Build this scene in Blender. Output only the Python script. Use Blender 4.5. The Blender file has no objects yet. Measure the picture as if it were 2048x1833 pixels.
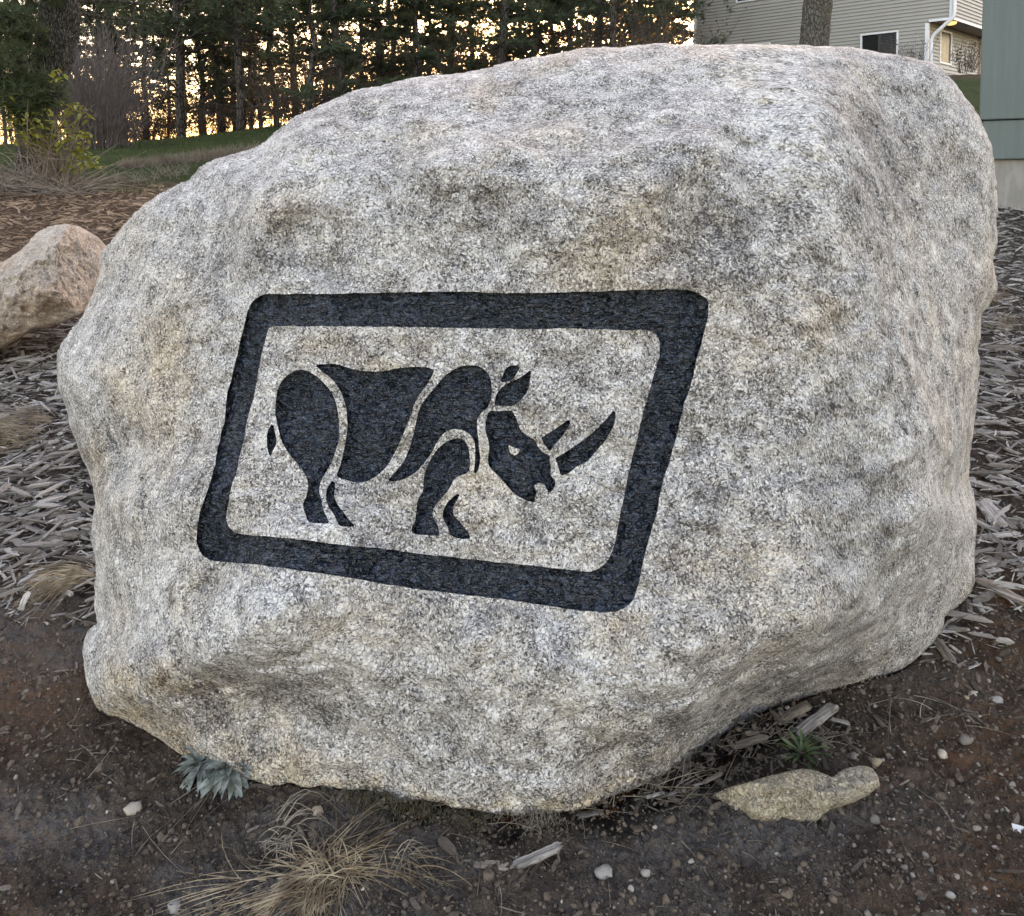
import bpy, math, random
import numpy as np
from mathutils import Vector, Matrix
R = math.radians
rnd = random.Random(7)
nr = np.random.RandomState(11)
scene = bpy.context.scene
col = scene.collection

# ------------------------------------------------------------------ camera
F, VH, PITCH, ROLL = 1800.0, 330.0, R(5.0), 0.015
PW, PH = 2048.0, 1833.0
VP = VH + F * math.tan(PITCH)                      # principal row
fwd0 = np.array([0, math.cos(PITCH), -math.sin(PITCH)])
up0 = np.array([0, math.sin(PITCH), math.cos(PITCH)])
rt0 = np.array([1.0, 0, 0])
cr, sr = math.cos(ROLL), math.sin(ROLL)
RT = rt0 * cr - up0 * sr
UP = up0 * cr + rt0 * sr
FW = fwd0
cam_d = bpy.data.cameras.new('camera')
cam = bpy.data.objects.new('camera', cam_d)
col.objects.link(cam)
cam.matrix_world = Matrix(((RT[0], UP[0], -FW[0], 0), (RT[1], UP[1], -FW[1], 0), (RT[2], UP[2], -FW[2], 0), (0, 0, 0, 1)))
cam_d.sensor_fit = 'HORIZONTAL'
cam_d.sensor_width = 36.0
cam_d.lens = F / PW * 36.0
cam_d.shift_y = -((PH / 2) - VP) / PW
cam_d.clip_start, cam_d.clip_end = 0.05, 2000
scene.camera = cam

# ------------------------------------------------------------------ light
SUN_EL, SUN_AZ = R(11.0), R(12.0)                    # low sun behind the trees, a little right of the view
world = bpy.data.worlds.new('World')
scene.world = world
world.use_nodes = True
wt = world.node_tree
for n in list(wt.nodes): wt.nodes.remove(n)
wo = wt.nodes.new('ShaderNodeOutputWorld')
wb = wt.nodes.new('ShaderNodeBackground')
sky = wt.nodes.new('ShaderNodeTexSky')
sky.sky_type = 'NISHITA'
sky.sun_disc = False
sky.sun_elevation = SUN_EL
sky.sun_rotation = SUN_AZ
sky.air_density, sky.dust_density, sky.ozone_density = 1.0, 2.0, 1.0
wb.inputs['Strength'].default_value = 0.15
wt.links.new(sky.outputs[0], wb.inputs[0])
wt.links.new(wb.outputs[0], wo.inputs[0])
sun_d = bpy.data.lights.new('sun', 'SUN')
sun = bpy.data.objects.new('sun', sun_d)
col.objects.link(sun)
sun_d.energy = 0.6
sun_d.angle = R(18)
sun_d.color = (1.0, 0.86, 0.68)
sd_ = Vector((math.sin(SUN_AZ) * math.cos(SUN_EL), math.cos(SUN_AZ) * math.cos(SUN_EL), math.sin(SUN_EL)))
sun.rotation_euler = sd_.to_track_quat('Z', 'Y').to_euler()
vs = scene.view_settings
vs.view_transform = 'Standard'
vs.look = 'None'
vs.gamma = 1.0
vs.use_curve_mapping = False
vs.exposure = 3.0
vs.use_white_balance = True          # camera white balance set for the shade
vs.white_balance_temperature = 8700
vs.white_balance_tint = 27

# ------------------------------------------------------------------ pixel helpers (pixels of the 2048 x 1833 photograph)
def rays(u, v):
    u = np.asarray(u, float); v = np.asarray(v, float)
    x = (u - PW / 2) / F; y = -(v - VP) / F
    d = FW + x[..., None] * RT + y[..., None] * UP
    return d / d[..., 1:2]
def at(u, v, Y):
    d = rays(u, v)
    return d * np.asarray(Y, float)[..., None]
def pt(u, v, Y): return Vector(at(np.array(float(u)), np.array(float(v)), np.array(float(Y))))
def proj(P):
    P = np.asarray(P, float)
    z = P @ FW
    z = np.where(np.abs(z) < 1e-6, 1e-6, z)
    return np.stack([PW / 2 + F * (P @ RT) / z, VP - F * (P @ UP) / z, z], -1)
def on_plane(u, v, o, n):
    d = Vector(rays(np.array(float(u)), np.array(float(v))))
    return d * (Vector(o).dot(n) / d.dot(n))

# ------------------------------------------------------------------ noise
_perm = np.random.RandomState(5).permutation(256); _perm = np.concatenate([_perm, _perm])
_grad = np.random.RandomState(6).normal(size=(256, 3)); _grad /= np.linalg.norm(_grad, axis=1)[:, None]
def perlin(P):
    P = np.asarray(P, float)
    i = np.floor(P).astype(np.int64); f = P - i; i &= 255
    w = f * f * f * (f * (f * 6 - 15) + 10)
    out = 0
    for dx in (0, 1):
        for dy in (0, 1):
            for dz in (0, 1):
                h = _perm[_perm[_perm[(i[..., 0] + dx) & 255] + ((i[..., 1] + dy) & 255)] + ((i[..., 2] + dz) & 255)]
                g = _grad[h]
                dot = g[..., 0] * (f[..., 0] - dx) + g[..., 1] * (f[..., 1] - dy) + g[..., 2] * (f[..., 2] - dz)
                ww = (w[..., 0] if dx else 1 - w[..., 0]) * (w[..., 1] if dy else 1 - w[..., 1]) * (w[..., 2] if dz else 1 - w[..., 2])
                out = out + dot * ww
    return out * 1.6
def fbm(P, s, o=3, g=0.5):
    P = np.asarray(P, float); t = 0; a = 1.0
    for k in range(o):
        t = t + a * perlin(P * s + 17.3 * k); s *= 2.03; a *= g
    return t
def sstep(a, b, x):
    t = np.clip((x - a) / (b - a), 0, 1)
    return t * t * (3 - 2 * t)

# ------------------------------------------------------------------ object helpers
def tag(o, label=None, cat=None, group=None, kind=None):
    if label: o['label'] = label
    if cat: o['category'] = cat
    if group: o['group'] = group
    if kind: o['kind'] = kind
    return o
def link(name, me, mat=None, parent=None):
    o = bpy.data.objects.new(name, me); col.objects.link(o)
    if mat is not None and me is not None:
        if len(me.materials) == 0: me.materials.append(mat)
    if parent is not None: o.parent = parent
    return o
def empty(name, loc, rz=0.0):
    o = bpy.data.objects.new(name, None); col.objects.link(o)
    o.location = loc; o.rotation_euler = (0, 0, rz); o.empty_display_size = 0.1
    return o
def mesh_np(name, V, faces, smooth=True):
    me = bpy.data.meshes.new(name)
    V = np.asarray(V, np.float32)
    faces = np.asarray(faces, np.int32)
    n, k = faces.shape
    me.vertices.add(len(V)); me.vertices.foreach_set('co', V.ravel())
    me.loops.add(n * k); me.loops.foreach_set('vertex_index', faces.ravel())
    me.polygons.add(n)
    me.polygons.foreach_set('loop_start', np.arange(0, n * k, k, dtype=np.int32))
    me.polygons.foreach_set('use_smooth', np.full(n, smooth))
    me.update(calc_edges=True)
    return me
class MB:
    """collects polygons, then becomes ONE mesh"""
    def __init__(s): s.v = []; s.f = []
    def add(s, vs_, fs):
        b = len(s.v); s.v.extend(vs_); s.f.extend([tuple(i + b for i in f) for f in fs])
    def box(s, x0, x1, y0, y1, z0, z1):
        s.add([(x0, y0, z0), (x1, y0, z0), (x1, y1, z0), (x0, y1, z0), (x0, y0, z1), (x1, y0, z1), (x1, y1, z1), (x0, y1, z1)],
              [(0, 3, 2, 1), (4, 5, 6, 7), (0, 1, 5, 4), (1, 2, 6, 5), (2, 3, 7, 6), (3, 0, 4, 7)])
    def tube(s, pts, rad, n=6, cap=True):
        pts = [Vector(p) for p in pts]; rings = []
        d0 = (pts[1] - pts[0]).normalized()
        a = d0.cross(Vector((0.31, 0.77, 0.55))).normalized()
        base = len(s.v)
        for i, p in enumerate(pts):
            d = (pts[min(i + 1, len(pts) - 1)] - pts[max(i - 1, 0)])
            d = d.normalized() if d.length > 1e-9 else d0
            a = (a - d * a.dot(d)); a = a.normalized() if a.length > 1e-6 else d.orthogonal().normalized()
            b = d.cross(a); r = rad[i] if hasattr(rad, '__len__') else rad
            for k in range(n):
                t = 2 * math.pi * k / n
                s.v.append(tuple(p + a * (r * math.cos(t)) + b * (r * math.sin(t))))
        for i in range(len(pts) - 1):
            for k in range(n):
                k2 = (k + 1) % n
                s.f.append((base + i * n + k, base + i * n + k2, base + (i + 1) * n + k2, base + (i + 1) * n + k))
        if cap:
            s.f.append(tuple(base + k for k in range(n))[::-1])
            s.f.append(tuple(base + (len(pts) - 1) * n + k for k in range(n)))
    def mesh(s, name, smooth=True):
        me = bpy.data.meshes.new(name); me.from_pydata([tuple(p) for p in s.v], [], s.f)
        if smooth: me.polygons.foreach_set('use_smooth', [True] * len(me.polygons))
        me.update(); return me
    def build(s, name, mat, parent=None, smooth=True):
        return link(name, s.mesh(name, smooth), mat, parent)

# ------------------------------------------------------------------ materials
def new_mat(name):
    m = bpy.data.materials.new(name); m.use_nodes = True
    nt = m.node_tree
    for n in list(nt.nodes): nt.nodes.remove(n)
    out = nt.nodes.new('ShaderNodeOutputMaterial')
    b = nt.nodes.new('ShaderNodeBsdfPrincipled')
    nt.links.new(b.outputs[0], out.inputs[0])
    return m, nt, b
class NT:
    def __init__(s, nt): s.nt = nt
    def n(s, t, **k):
        x = s.nt.nodes.new(t)
        for a, b in k.items(): setattr(x, a, b)
        return x
    def put(s, sock, v):
        if hasattr(v, 'is_output'): s.nt.links.new(v, sock)
        elif isinstance(v, (tuple, list)) and len(v) == 3 and sock.type == 'RGBA': sock.default_value = (*v, 1)
        else: sock.default_value = v
    def pos(s):
        return s.n('ShaderNodeNewGeometry').outputs['Position']
    def obj(s):
        return s.n('ShaderNodeTexCoord').outputs['Object']
    def scale(s, vec, sc, rot=(0, 0, 0)):
        m = s.n('ShaderNodeMapping'); s.put(m.inputs['Vector'], vec)
        m.inputs['Scale'].default_value = sc; m.inputs['Rotation'].default_value = rot
        return m.outputs[0]
    def noise(s, vec, sc, det=3, rough=0.55, dist=0.0):
        x = s.n('ShaderNodeTexNoise'); s.put(x.inputs['Vector'], vec)
        x.inputs['Scale'].default_value = sc; x.inputs['Detail'].default_value = det
        x.inputs['Roughness'].default_value = rough; x.inputs['Distortion'].default_value = dist
        return x
    def vor(s, vec, sc, feature='F1', rand=1.0):
        x = s.n('ShaderNodeTexVoronoi', feature=feature); s.put(x.inputs['Vector'], vec)
        x.inputs['Scale'].default_value = sc; x.inputs['Randomness'].default_value = rand
        return x
    def ramp(s, f, a, b, lo=0.0, hi=1.0, smooth=True):
        x = s.n('ShaderNodeMapRange', interpolation_type='SMOOTHSTEP' if smooth else 'LINEAR'); s.put(x.inputs[0], f)
        for i, v in enumerate((a, b, lo, hi)): x.inputs[i + 1].default_value = v
        return x.outputs[0]
    def mix(s, f, a, b, mode='MIX'):
        x = s.n('ShaderNodeMix', data_type='RGBA', blend_type=mode)
        s.put(x.inputs[0], f); s.put(x.inputs[6], a); s.put(x.inputs[7], b)
        return x.outputs[2]
    def math(s, op, a, b=0.0, c=0.0):
        x = s.n('ShaderNodeMath', operation=op); s.put(x.inputs[0], a); s.put(x.inputs[1], b); s.put(x.inputs[2], c)
        return x.outputs[0]
    def vadd(s, a, b, k):
        x = s.n('ShaderNodeVectorMath', operation='MULTIPLY_ADD'); s.put(x.inputs[0], b)
        x.inputs[1].default_value = (k, k, k); s.put(x.inputs[2], a)
        return x.outputs[0]
    def rand(s): return s.n('ShaderNodeObjectInfo').outputs['Random']
    def attr(s, name):
        return s.n('ShaderNodeAttribute', attribute_name=name)
    def bump(s, h, strength, dist, prev=None):
        x = s.n('ShaderNodeBump'); s.put(x.inputs['Height'], h)
        x.inputs['Strength'].default_value = strength; x.inputs['Distance'].default_value = dist
        if prev is not None: s.put(x.inputs['Normal'], prev)
        return x.outputs[0]
def simple(name, c, rough=0.7, c2=None, sc=20.0, bump=0.0, bsc=60.0, bd=0.004, stretch=(1, 1, 1), spec=0.3, vary=0.0, det=4):
    m, nt, b = new_mat(name); N = NT(nt); o = N.obj()
    o = N.scale(o, stretch)
    cc = c
    if c2 is not None:
        cc = N.mix(N.ramp(N.noise(o, sc, det, 0.6).outputs[0], 0.35, 0.65), c, c2)
    if vary:
        cc = N.mix(1.0, cc, N.mix(N.rand(), (1 - vary,) * 3, (1 + vary,) * 3), 'MULTIPLY')
    N.put(b.inputs['Base Color'], cc)
    b.inputs['Roughness'].default_value = rough
    b.inputs['Specular IOR Level'].default_value = spec
    if bump: N.put(b.inputs['Normal'], N.bump(N.noise(o, bsc, 5, 0.65).outputs[0], bump, bd))
    return m

def granite(name, light, dark, mid, warm, fine=1.0, contrast=1.0, relief=1.0, stain_shade=False):
    m, nt, b = new_mat(name); N = NT(nt); p = N.obj()
    wv = N.noise(p, 9, 3).outputs['Color']
    q = N.vadd(p, wv, 0.05)
    # foliation: grains drawn out along the rock's fabric on the right side
    qs = N.scale(q, (1.5, 1.5, 0.75), (0.0, R(-24), 0.0))
    sx = N.n('ShaderNodeSeparateXYZ'); N.put(sx.inputs[0], p)
    side = N.ramp(sx.outputs[0], 0.62, 0.95)
    mv = N.n('ShaderNodeMix', data_type='VECTOR'); N.put(mv.inputs[0], side); N.put(mv.inputs[4], q); N.put(mv.inputs[5], qs)
    q2 = mv.outputs[1]
    g1 = N.noise(q2, 120 * fine, 4, 0.72, 0.6).outputs[0]
    g2 = N.vor(q2, 95 * fine).outputs['Color']
    g2s = N.n('ShaderNodeSeparateColor'); N.put(g2s.inputs[0], g2)
    big = N.noise(p, 3.2, 5, 0.62).outputs[0]
    med = N.noise(p, 15.0, 5, 0.68).outputs[0]
    thr = N.math('ADD', N.math('MULTIPLY', N.math('SUBTRACT', big, 0.5), -0.13), N.math('MULTIPLY', N.math('SUBTRACT', med, 0.5), -0.42))
    f = N.math('SUBTRACT', g1, thr)
    if stain_shade:
        sc_ = N.n('ShaderNodeSeparateColor'); N.put(sc_.inputs[0], N.attr('stain_shade').outputs['Color'])
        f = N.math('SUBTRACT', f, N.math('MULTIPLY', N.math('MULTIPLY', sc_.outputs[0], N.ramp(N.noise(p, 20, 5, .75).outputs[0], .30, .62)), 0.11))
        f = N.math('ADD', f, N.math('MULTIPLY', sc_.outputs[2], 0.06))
    f = N.math('ADD', f, N.math('MULTIPLY', N.math('SUBTRACT', g2s.outputs[0], 0.5), 0.12))
    fl = N.ramp(f, 0.5 - 0.13 / contrast, 0.5 + 0.12 / contrast)
    c = N.mix(fl, dark, light)
    # thin dark seams between grains
    wob = N.vadd(q2, N.noise(p, 45, 2).outputs['Color'], 0.016)
    e1 = N.vor(wob, 42 * fine, 'DISTANCE_TO_EDGE').outputs[0]
    seam = N.math('MULTIPLY', N.ramp(e1, 0.0, 0.11, 1.0, 0.0), N.ramp(N.noise(p, 26, 3).outputs[0], 0.36, 0.56))
    c = N.mix(N.math('MULTIPLY', seam, 0.72), c, dark)
    c = N.mix(N.ramp(N.noise(p, 60 * fine, 2).outputs[0], 0.45, 0.75), c, mid)
    # weathering tints
    w1 = N.ramp(N.noise(N.vadd(p, (3.0, 1.0, 7.0), 1.0), 2.6, 5, 0.6).outputs[0], 0.46, 0.78)
    c = N.mix(w1, c, N.mix(1.0, c, warm, 'MULTIPLY'))
    w2 = N.ramp(N.noise(N.vadd(p, (13.0, 5.0, 2.0), 1.0), 5.0, 5, 0.65).outputs[0], 0.56, 0.75)
    c = N.mix(N.math('MULTIPLY', w2, 0.3), c, N.mix(1.0, c, (0.62, 0.60, 0.61), 'MULTIPLY'))
    w3 = N.ramp(N.noise(N.vadd(p, (1.0, 9.0, 4.0), 1.0), 8.0, 6, 0.7).outputs[0], 0.66, 0.76)
    c = N.mix(N.math('MULTIPLY', w3, 0.22), c, N.mix(1.0, c, (1.0, 0.70, 0.42), 'MULTIPLY'))
    if stain_shade:
        c = N.mix(N.math('MULTIPLY', sc_.outputs[1], 0.8), c, N.mix(1.0, c, (1.0, 0.83, 0.60), 'MULTIPLY'))
    N.put(b.inputs['Base Color'], c)
    b.inputs['Roughness'].default_value = 0.72
    b.inputs['Specular IOR Level'].default_value = 0.35
    h = N.math('ADD', N.math('MULTIPLY', g1, 1.0), N.math('MULTIPLY', seam, -0.35))
    nb = N.bump(h, 0.75 * relief, 0.006)
    nb = N.bump(N.noise(p, 34, 5, 0.65).outputs[0], 0.55 * relief, 0.018, nb)
    N.put(b.inputs['Normal'], nb)
    return m

def paint_mat():
    m, nt, b = new_mat('black_paint'); N = NT(nt); p = N.obj()
    n = N.noise(N.scale(p, (0.6, 0.6, 1.4)), 78, 3, 0.55, 0.3).outputs[0]
    n2 = N.noise(p, 240, 3, 0.6).outputs[0]
    N.put(b.inputs['Base Color'], N.mix(N.ramp(n, 0.40, 0.66), (0.003, 0.0055, 0.009), (0.024, 0.037, 0.056)))  # bluish highlights on the ridges and dark crevices are put into the colour
    N.put(b.inputs['Roughness'], N.ramp(n2, 0.3, 0.7, 0.14, 0.32))
    b.inputs['Specular IOR Level'].default_value = 0.85
    nb = N.bump(n, 1.0, 0.03)
    nb = N.bump(n2, 0.4, 0.003, nb)
    N.put(b.inputs['Normal'], nb)
    return m

def ground_mat():
    m, nt, b = new_mat('hillside'); N = NT(nt); p = N.pos()
    z = N.attr('zone').outputs['Color']
    s = N.n('ShaderNodeSeparateColor'); N.put(s.inputs[0], z)
    n1 = N.noise(p, 7, 5, 0.6).outputs[0]; n2 = N.noise(p, 60, 5, 0.7).outputs[0]; n3 = N.noise(p, 260, 3, 0.6).outputs[0]
    soil = N.mix(N.ramp(n1, 0.3, 0.7), (0.066, 0.047, 0.034), (0.125, 0.094, 0.072))
    soil = N.mix(N.ramp(N.noise(N.vadd(p, (4.0, 2.0, 0.0), 1.0), 2.3, 5, 0.6).outputs[0], 0.52, 0.68), soil, (0.165, 0.148, 0.136))
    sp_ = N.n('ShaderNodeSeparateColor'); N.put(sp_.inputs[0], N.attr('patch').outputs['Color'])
    soil = N.mix(N.math('MULTIPLY', N.math('MULTIPLY', sp_.outputs[0], N.ramp(n2, .28, .6)), .85), soil, (0.205, 0.192, 0.184))
    soil = N.mix(N.math('MULTIPLY', sp_.outputs[1], .75), soil, (0.130, 0.084, 0.057))
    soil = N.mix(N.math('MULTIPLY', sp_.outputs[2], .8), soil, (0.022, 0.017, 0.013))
    soil = N.mix(N.math('MULTIPLY', N.ramp(n2, 0.50, 0.74), 0.75), soil, (0.034, 0.025, 0.019))
    soil = N.mix(N.ramp(n3, 0.62, 0.74), soil, (0.18, 0.155, 0.13))
    soil = N.mix(N.ramp(N.noise(N.vadd(p, (9.0, 3.0, 1.0), 1.0), 420, 2, 0.6).outputs[0], 0.70, 0.76), soil, (0.30, 0.27, 0.235))
    mul = N.mix(N.ramp(n2, 0.35, 0.65), (0.030, 0.023, 0.018), (0.085, 0.072, 0.06))
    mul = N.mix(N.ramp(N.noise(N.scale(p, (0.5, 1.6, 1.0)), 110, 4, 0.7).outputs[0], 0.55, 0.7), mul, (0.17, 0.155, 0.14))
    g1 = N.noise(p, 3.0, 5, 0.65).outputs[0]
    lawn = N.mix(N.ramp(g1, 0.3, 0.7), (0.035, 0.060, 0.016), (0.070, 0.090, 0.030))
    lawn = N.mix(N.ramp(n2, 0.4, 0.75), lawn, (0.022, 0.040, 0.010))
    lit = N.mix(N.ramp(n2, 0.35, 0.65), (0.065, 0.040, 0.026), (0.17, 0.108, 0.07))
    lit = N.mix(N.ramp(N.noise(p, 22, 4, 0.7).outputs[0], 0.52, 0.68), lit, (0.16, 0.12, 0.085))
    c = N.mix(s.outputs[0], soil, mul)
    c = N.mix(s.outputs[2], c, lit)
    c = N.mix(s.outputs[1], c, lawn)
    N.put(b.inputs['Base Color'], c)
    b.inputs['Roughness'].default_value = 0.95
    b.inputs['Specular IOR Level'].default_value = 0.15
    nb = N.bump(N.noise(p, 95, 6, 0.75).outputs[0], 1.0, 0.045)
    nb = N.bump(n3, 1.0, 0.016, nb)
    N.put(b.inputs['Normal'], nb)
    return m

def wood_mat(name, a, bb, c3):
    m, nt, b = new_mat(name); N = NT(nt); o = N.obj()
    st = N.noise(N.scale(o, (9, 130, 130)), 1.0, 5, 0.65, 0.3).outputs[0]
    c = N.mix(N.ramp(st, 0.32, 0.66), a, bb)
    c = N.mix(N.ramp(N.noise(o, 25, 3).outputs[0], 0.55, 0.75), c, c3)
    c = N.mix(1.0, c, N.mix(N.rand(), (0.38, 0.34, 0.31), (1.3, 1.28, 1.26)), 'MULTIPLY')
    N.put(b.inputs['Base Color'], c)
    b.inputs['Roughness'].default_value = 0.85
    b.inputs['Specular IOR Level'].default_value = 0.2
    N.put(b.inputs['Normal'], N.bump(st, 0.7, 0.004))
    return m
def chips_mat(name, a, bb, c3):
    """for joined chips: colour varies by position of each piece through a stored attribute"""
    m, nt, b = new_mat(name); N = NT(nt)
    t = N.attr('tone').outputs['Fac']
    n = N.noise(N.pos(), 90, 4, 0.65).outputs[0]
    c = N.mix(t, a, bb)
    c = N.mix(N.ramp(n, 0.42, 0.68), c, c3)
    N.put(b.inputs['Base Color'], c)
    b.inputs['Roughness'].default_value = 0.9
    b.inputs['Specular IOR Level'].default_value = 0.15
    return m
def leafy(name, a, bb, sc=3.0, trans=0.25, rough=0.6):
    m, nt, b = new_mat(name); N = NT(nt)
    c = N.mix(N.ramp(N.noise(N.pos(), sc, 3).outputs[0], 0.35, 0.65), a, bb)
    N.put(b.inputs['Base Color'], c)
    b.inputs['Roughness'].default_value = rough
    b.inputs['Specular IOR Level'].default_value = 0.25
    tr = N.n('ShaderNodeBsdfTranslucent'); N.put(tr.inputs[0], c)
    mx = N.n('ShaderNodeMixShader'); mx.inputs[0].default_value = trans
    nt.links.new(b.outputs[0], mx.inputs[1]); nt.links.new(tr.outputs[0], mx.inputs[2])
    out = [x for x in nt.nodes if x.type == 'OUTPUT_MATERIAL'][0]
    nt.links.new(mx.outputs[0], out.inputs[0])
    return m
def bark_mat(name, a, bb, sc=1.0, lichen=None):
    m, nt, b = new_mat(name); N = NT(nt); p = N.pos()
    q = N.vadd(p, N.noise(p, 6 * sc).outputs['Color'], 0.06 / sc)
    n = N.noise(N.scale(q, (1, 1, 0.22)), 34 * sc, 5, 0.65).outputs[0]
    e = N.vor(N.scale(q, (1, 1, 0.3)), 16 * sc, 'DISTANCE_TO_EDGE').outputs[0]
    c = N.mix(N.ramp(n, 0.35, 0.66), a, bb)
    c = N.mix(N.ramp(e, 0.0, 0.16, 0.8, 0.0), c, tuple(x * 0.3 for x in a))
    if lichen: c = N.mix(N.ramp(N.noise(p, 9 * sc, 5, 0.7).outputs[0], 0.56, 0.66), c, lichen)
    N.put(b.inputs['Base Color'], c)
    b.inputs['Roughness'].default_value = 0.92
    b.inputs['Specular IOR Level'].default_value = 0.15
    N.put(b.inputs['Normal'], N.bump(N.math('ADD', n, N.ramp(e, 0.0, 0.2)), 0.9, 0.03 / sc))
    return m

M = {}
M['granite'] = granite('speckled_granite', (0.76, 0.73, 0.685), (0.052, 0.046, 0.045), (0.38, 0.355, 0.335), (1.0, 0.90, 0.76), 1.7, 1.15, stain_shade=True)
M['pink'] = granite('pink_granite', (0.72, 0.62, 0.52), (0.22, 0.165, 0.13), (0.54, 0.43, 0.345), (1.0, 0.80, 0.66), 1.2, 0.75, 1.7)
M['tan_stone'] = granite('tan_stone', (0.54, 0.48, 0.37), (0.13, 0.11, 0.085), (0.34, 0.285, 0.21), (1.0, 0.87, 0.66), 1.5, 0.9, 1.3)
M['paint'] = paint_mat()
M['ground'] = ground_mat()
M['wood'] = wood_mat('weathered_wood', (0.11, 0.098, 0.088), (0.42, 0.395, 0.37), (0.19, 0.165, 0.14))
M['wood_dark'] = wood_mat('damp_wood', (0.07, 0.055, 0.045), (0.24, 0.20, 0.165), (0.12, 0.085, 0.06))
M['chips'] = chips_mat('mulch_chips', (0.055, 0.044, 0.037), (0.40, 0.375, 0.35), (0.135, 0.115, 0.10))
M['litter'] = chips_mat('brown_litter', (0.085, 0.052, 0.036), (0.36, 0.255, 0.18), (0.17, 0.105, 0.07))
M['damp_litter'] = chips_mat('damp_litter', (0.035, 0.027, 0.022), (0.16, 0.132, 0.108), (0.075, 0.058, 0.047))
M['gravel'] = chips_mat('gravel_bits', (0.06, 0.05, 0.042), (0.30, 0.265, 0.225), (0.12, 0.10, 0.082))
M['pebble'] = simple('pebble_stone', (0.13, 0.105, 0.085), 0.8, (0.21, 0.185, 0.16), 60, 0.4, 160, 0.003, vary=0.45)
M['white_pebble'] = simple('white_pebble', (0.40, 0.36, 0.30), 0.65, (0.30, 0.25, 0.195), 50, 0.3, 140, 0.002, vary=0.12)
M['straw'] = leafy('dry_straw', (0.13, 0.085, 0.052), (0.36, 0.275, 0.18), 22, 0.1, 0.6)
M['greystraw'] = leafy('grey_straw', (0.13, 0.105, 0.08), (0.28, 0.24, 0.19), 9, 0.1, 0.7)
M['silver_leaf'] = leafy('silver_leaf', (0.115, 0.138, 0.115), (0.28, 0.305, 0.28), 45, 0.12, 0.8)
M['green_leaf'] = leafy('green_leaf', (0.045, 0.072, 0.030), (0.085, 0.115, 0.05), 30, 0.15, 0.55)
M['yellow_leaf'] = leafy('yellow_green_leaf', (0.17, 0.18, 0.032), (0.27, 0.25, 0.05), 14, 0.35, 0.5)
M['brown_straw'] = leafy('brown_straw', (0.10, 0.070, 0.048), (0.24, 0.18, 0.12), 12, 0.1, 0.7)
M['moss'] = leafy('moss', (0.050, 0.040, 0.022), (0.120, 0.105, 0.065), 60, 0.1, 0.9)
M['needles'] = leafy('pine_needles', (0.050, 0.070, 0.040), (0.090, 0.112, 0.064), 1.1, 0.35, 0.6)
M['needles_near'] = leafy('near_pine_needles', (0.030, 0.044, 0.018), (0.062, 0.080, 0.034), 3, 0.2, 0.6)
M['brown_leaf'] = leafy('brown_leaf', (0.075, 0.048, 0.030), (0.14, 0.085, 0.050), 2, 0.35, 0.7)
M['sun_glow_leaf'] = leafy('sun_glow_leaf', (0.30, 0.11, 0.025), (0.42, 0.19, 0.04), 3, 0.55, 0.6)
M['twig'] = simple('twig_bark', (0.10, 0.080, 0.066), 0.9, (0.17, 0.145, 0.125), 30)
M['dry_cane'] = simple('dry_cane', (0.17, 0.125, 0.095), 0.85, (0.27, 0.22, 0.18), 25)
M['bark'] = bark_mat('pine_bark', (0.070, 0.060, 0.053), (0.13, 0.115, 0.102), 1.0)
M['bark_flaky'] = bark_mat('flaky_bark', (0.035, 0.031, 0.026), (0.15, 0.14, 0.122), 2.4)
M['bark_right'] = bark_mat('furrowed_bark', (0.085, 0.074, 0.062), (0.165, 0.148, 0.125), 1.6, (0.13, 0.14, 0.085))
M['siding'] = simple('vinyl_siding', (0.33, 0.315, 0.285), 0.55, (0.35, 0.335, 0.30), 1.2, vary=0.03, spec=0.35)
M['white_trim'] = simple('white_trim', (0.74, 0.76, 0.77), 0.5, (0.68, 0.70, 0.71), 3, spec=0.4)
M['soffit'] = simple('soffit', (0.24, 0.22, 0.195), 0.7, (0.27, 0.25, 0.22), 5)
M['shingle'] = simple('roof_shingle', (0.07, 0.065, 0.06), 0.9, (0.11, 0.10, 0.095), 15, 0.5, 40, 0.01)
M['dark_frame'] = simple('dark_frame', (0.045, 0.042, 0.04), 0.5, spec=0.4)
M['door_brown'] = simple('brown_door', (0.12, 0.085, 0.065), 0.6, (0.15, 0.11, 0.085), 12, stretch=(1, 1, 0.1))
M['cab_green'] = simple('grey_green_paint', (0.080, 0.108, 0.103), 0.5, (0.092, 0.122, 0.117), 3.0, 0.15, 25, 0.002, (6, 6, 0.4), spec=0.4)
M['concrete'] = simple('concrete', (0.20, 0.19, 0.17), 0.85, (0.255, 0.24, 0.22), 5, 0.3, 60, 0.003, (3, 3, 0.8))
M['paper'] = simple('white_paper', (0.50, 0.50, 0.50), 0.8)
def glass_mat():
    m, nt, b = new_mat('window_glass'); N = NT(nt)
    b.inputs['Base Color'].default_value = (0.02, 0.022, 0.022, 1); b.inputs['Roughness'].default_value = 0.05
    b.inputs['Specular IOR Level'].default_value = 0.25
    N.put(b.inputs['Normal'], N.bump(N.noise(N.obj(), 1.5, 1).outputs[0], 0.15, 0.05))
    return m
M['glass'] = glass_mat()
M['dull_glass'] = simple('dull_glass', (0.02, 0.02, 0.019), .25, (0.09, 0.085, 0.07), 4.0, spec=.06)
def lamp_mat():
    m, nt, b = new_mat('lamp_glow'); b.inputs['Emission Color'].default_value = (1.0, 0.72, 0.30, 1)
    b.inputs['Emission Strength'].default_value = 0.16; b.inputs['Base Color'].default_value = (0.8, 0.7, 0.5, 1)
    return m
M['lamp'] = lamp_mat()

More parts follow.
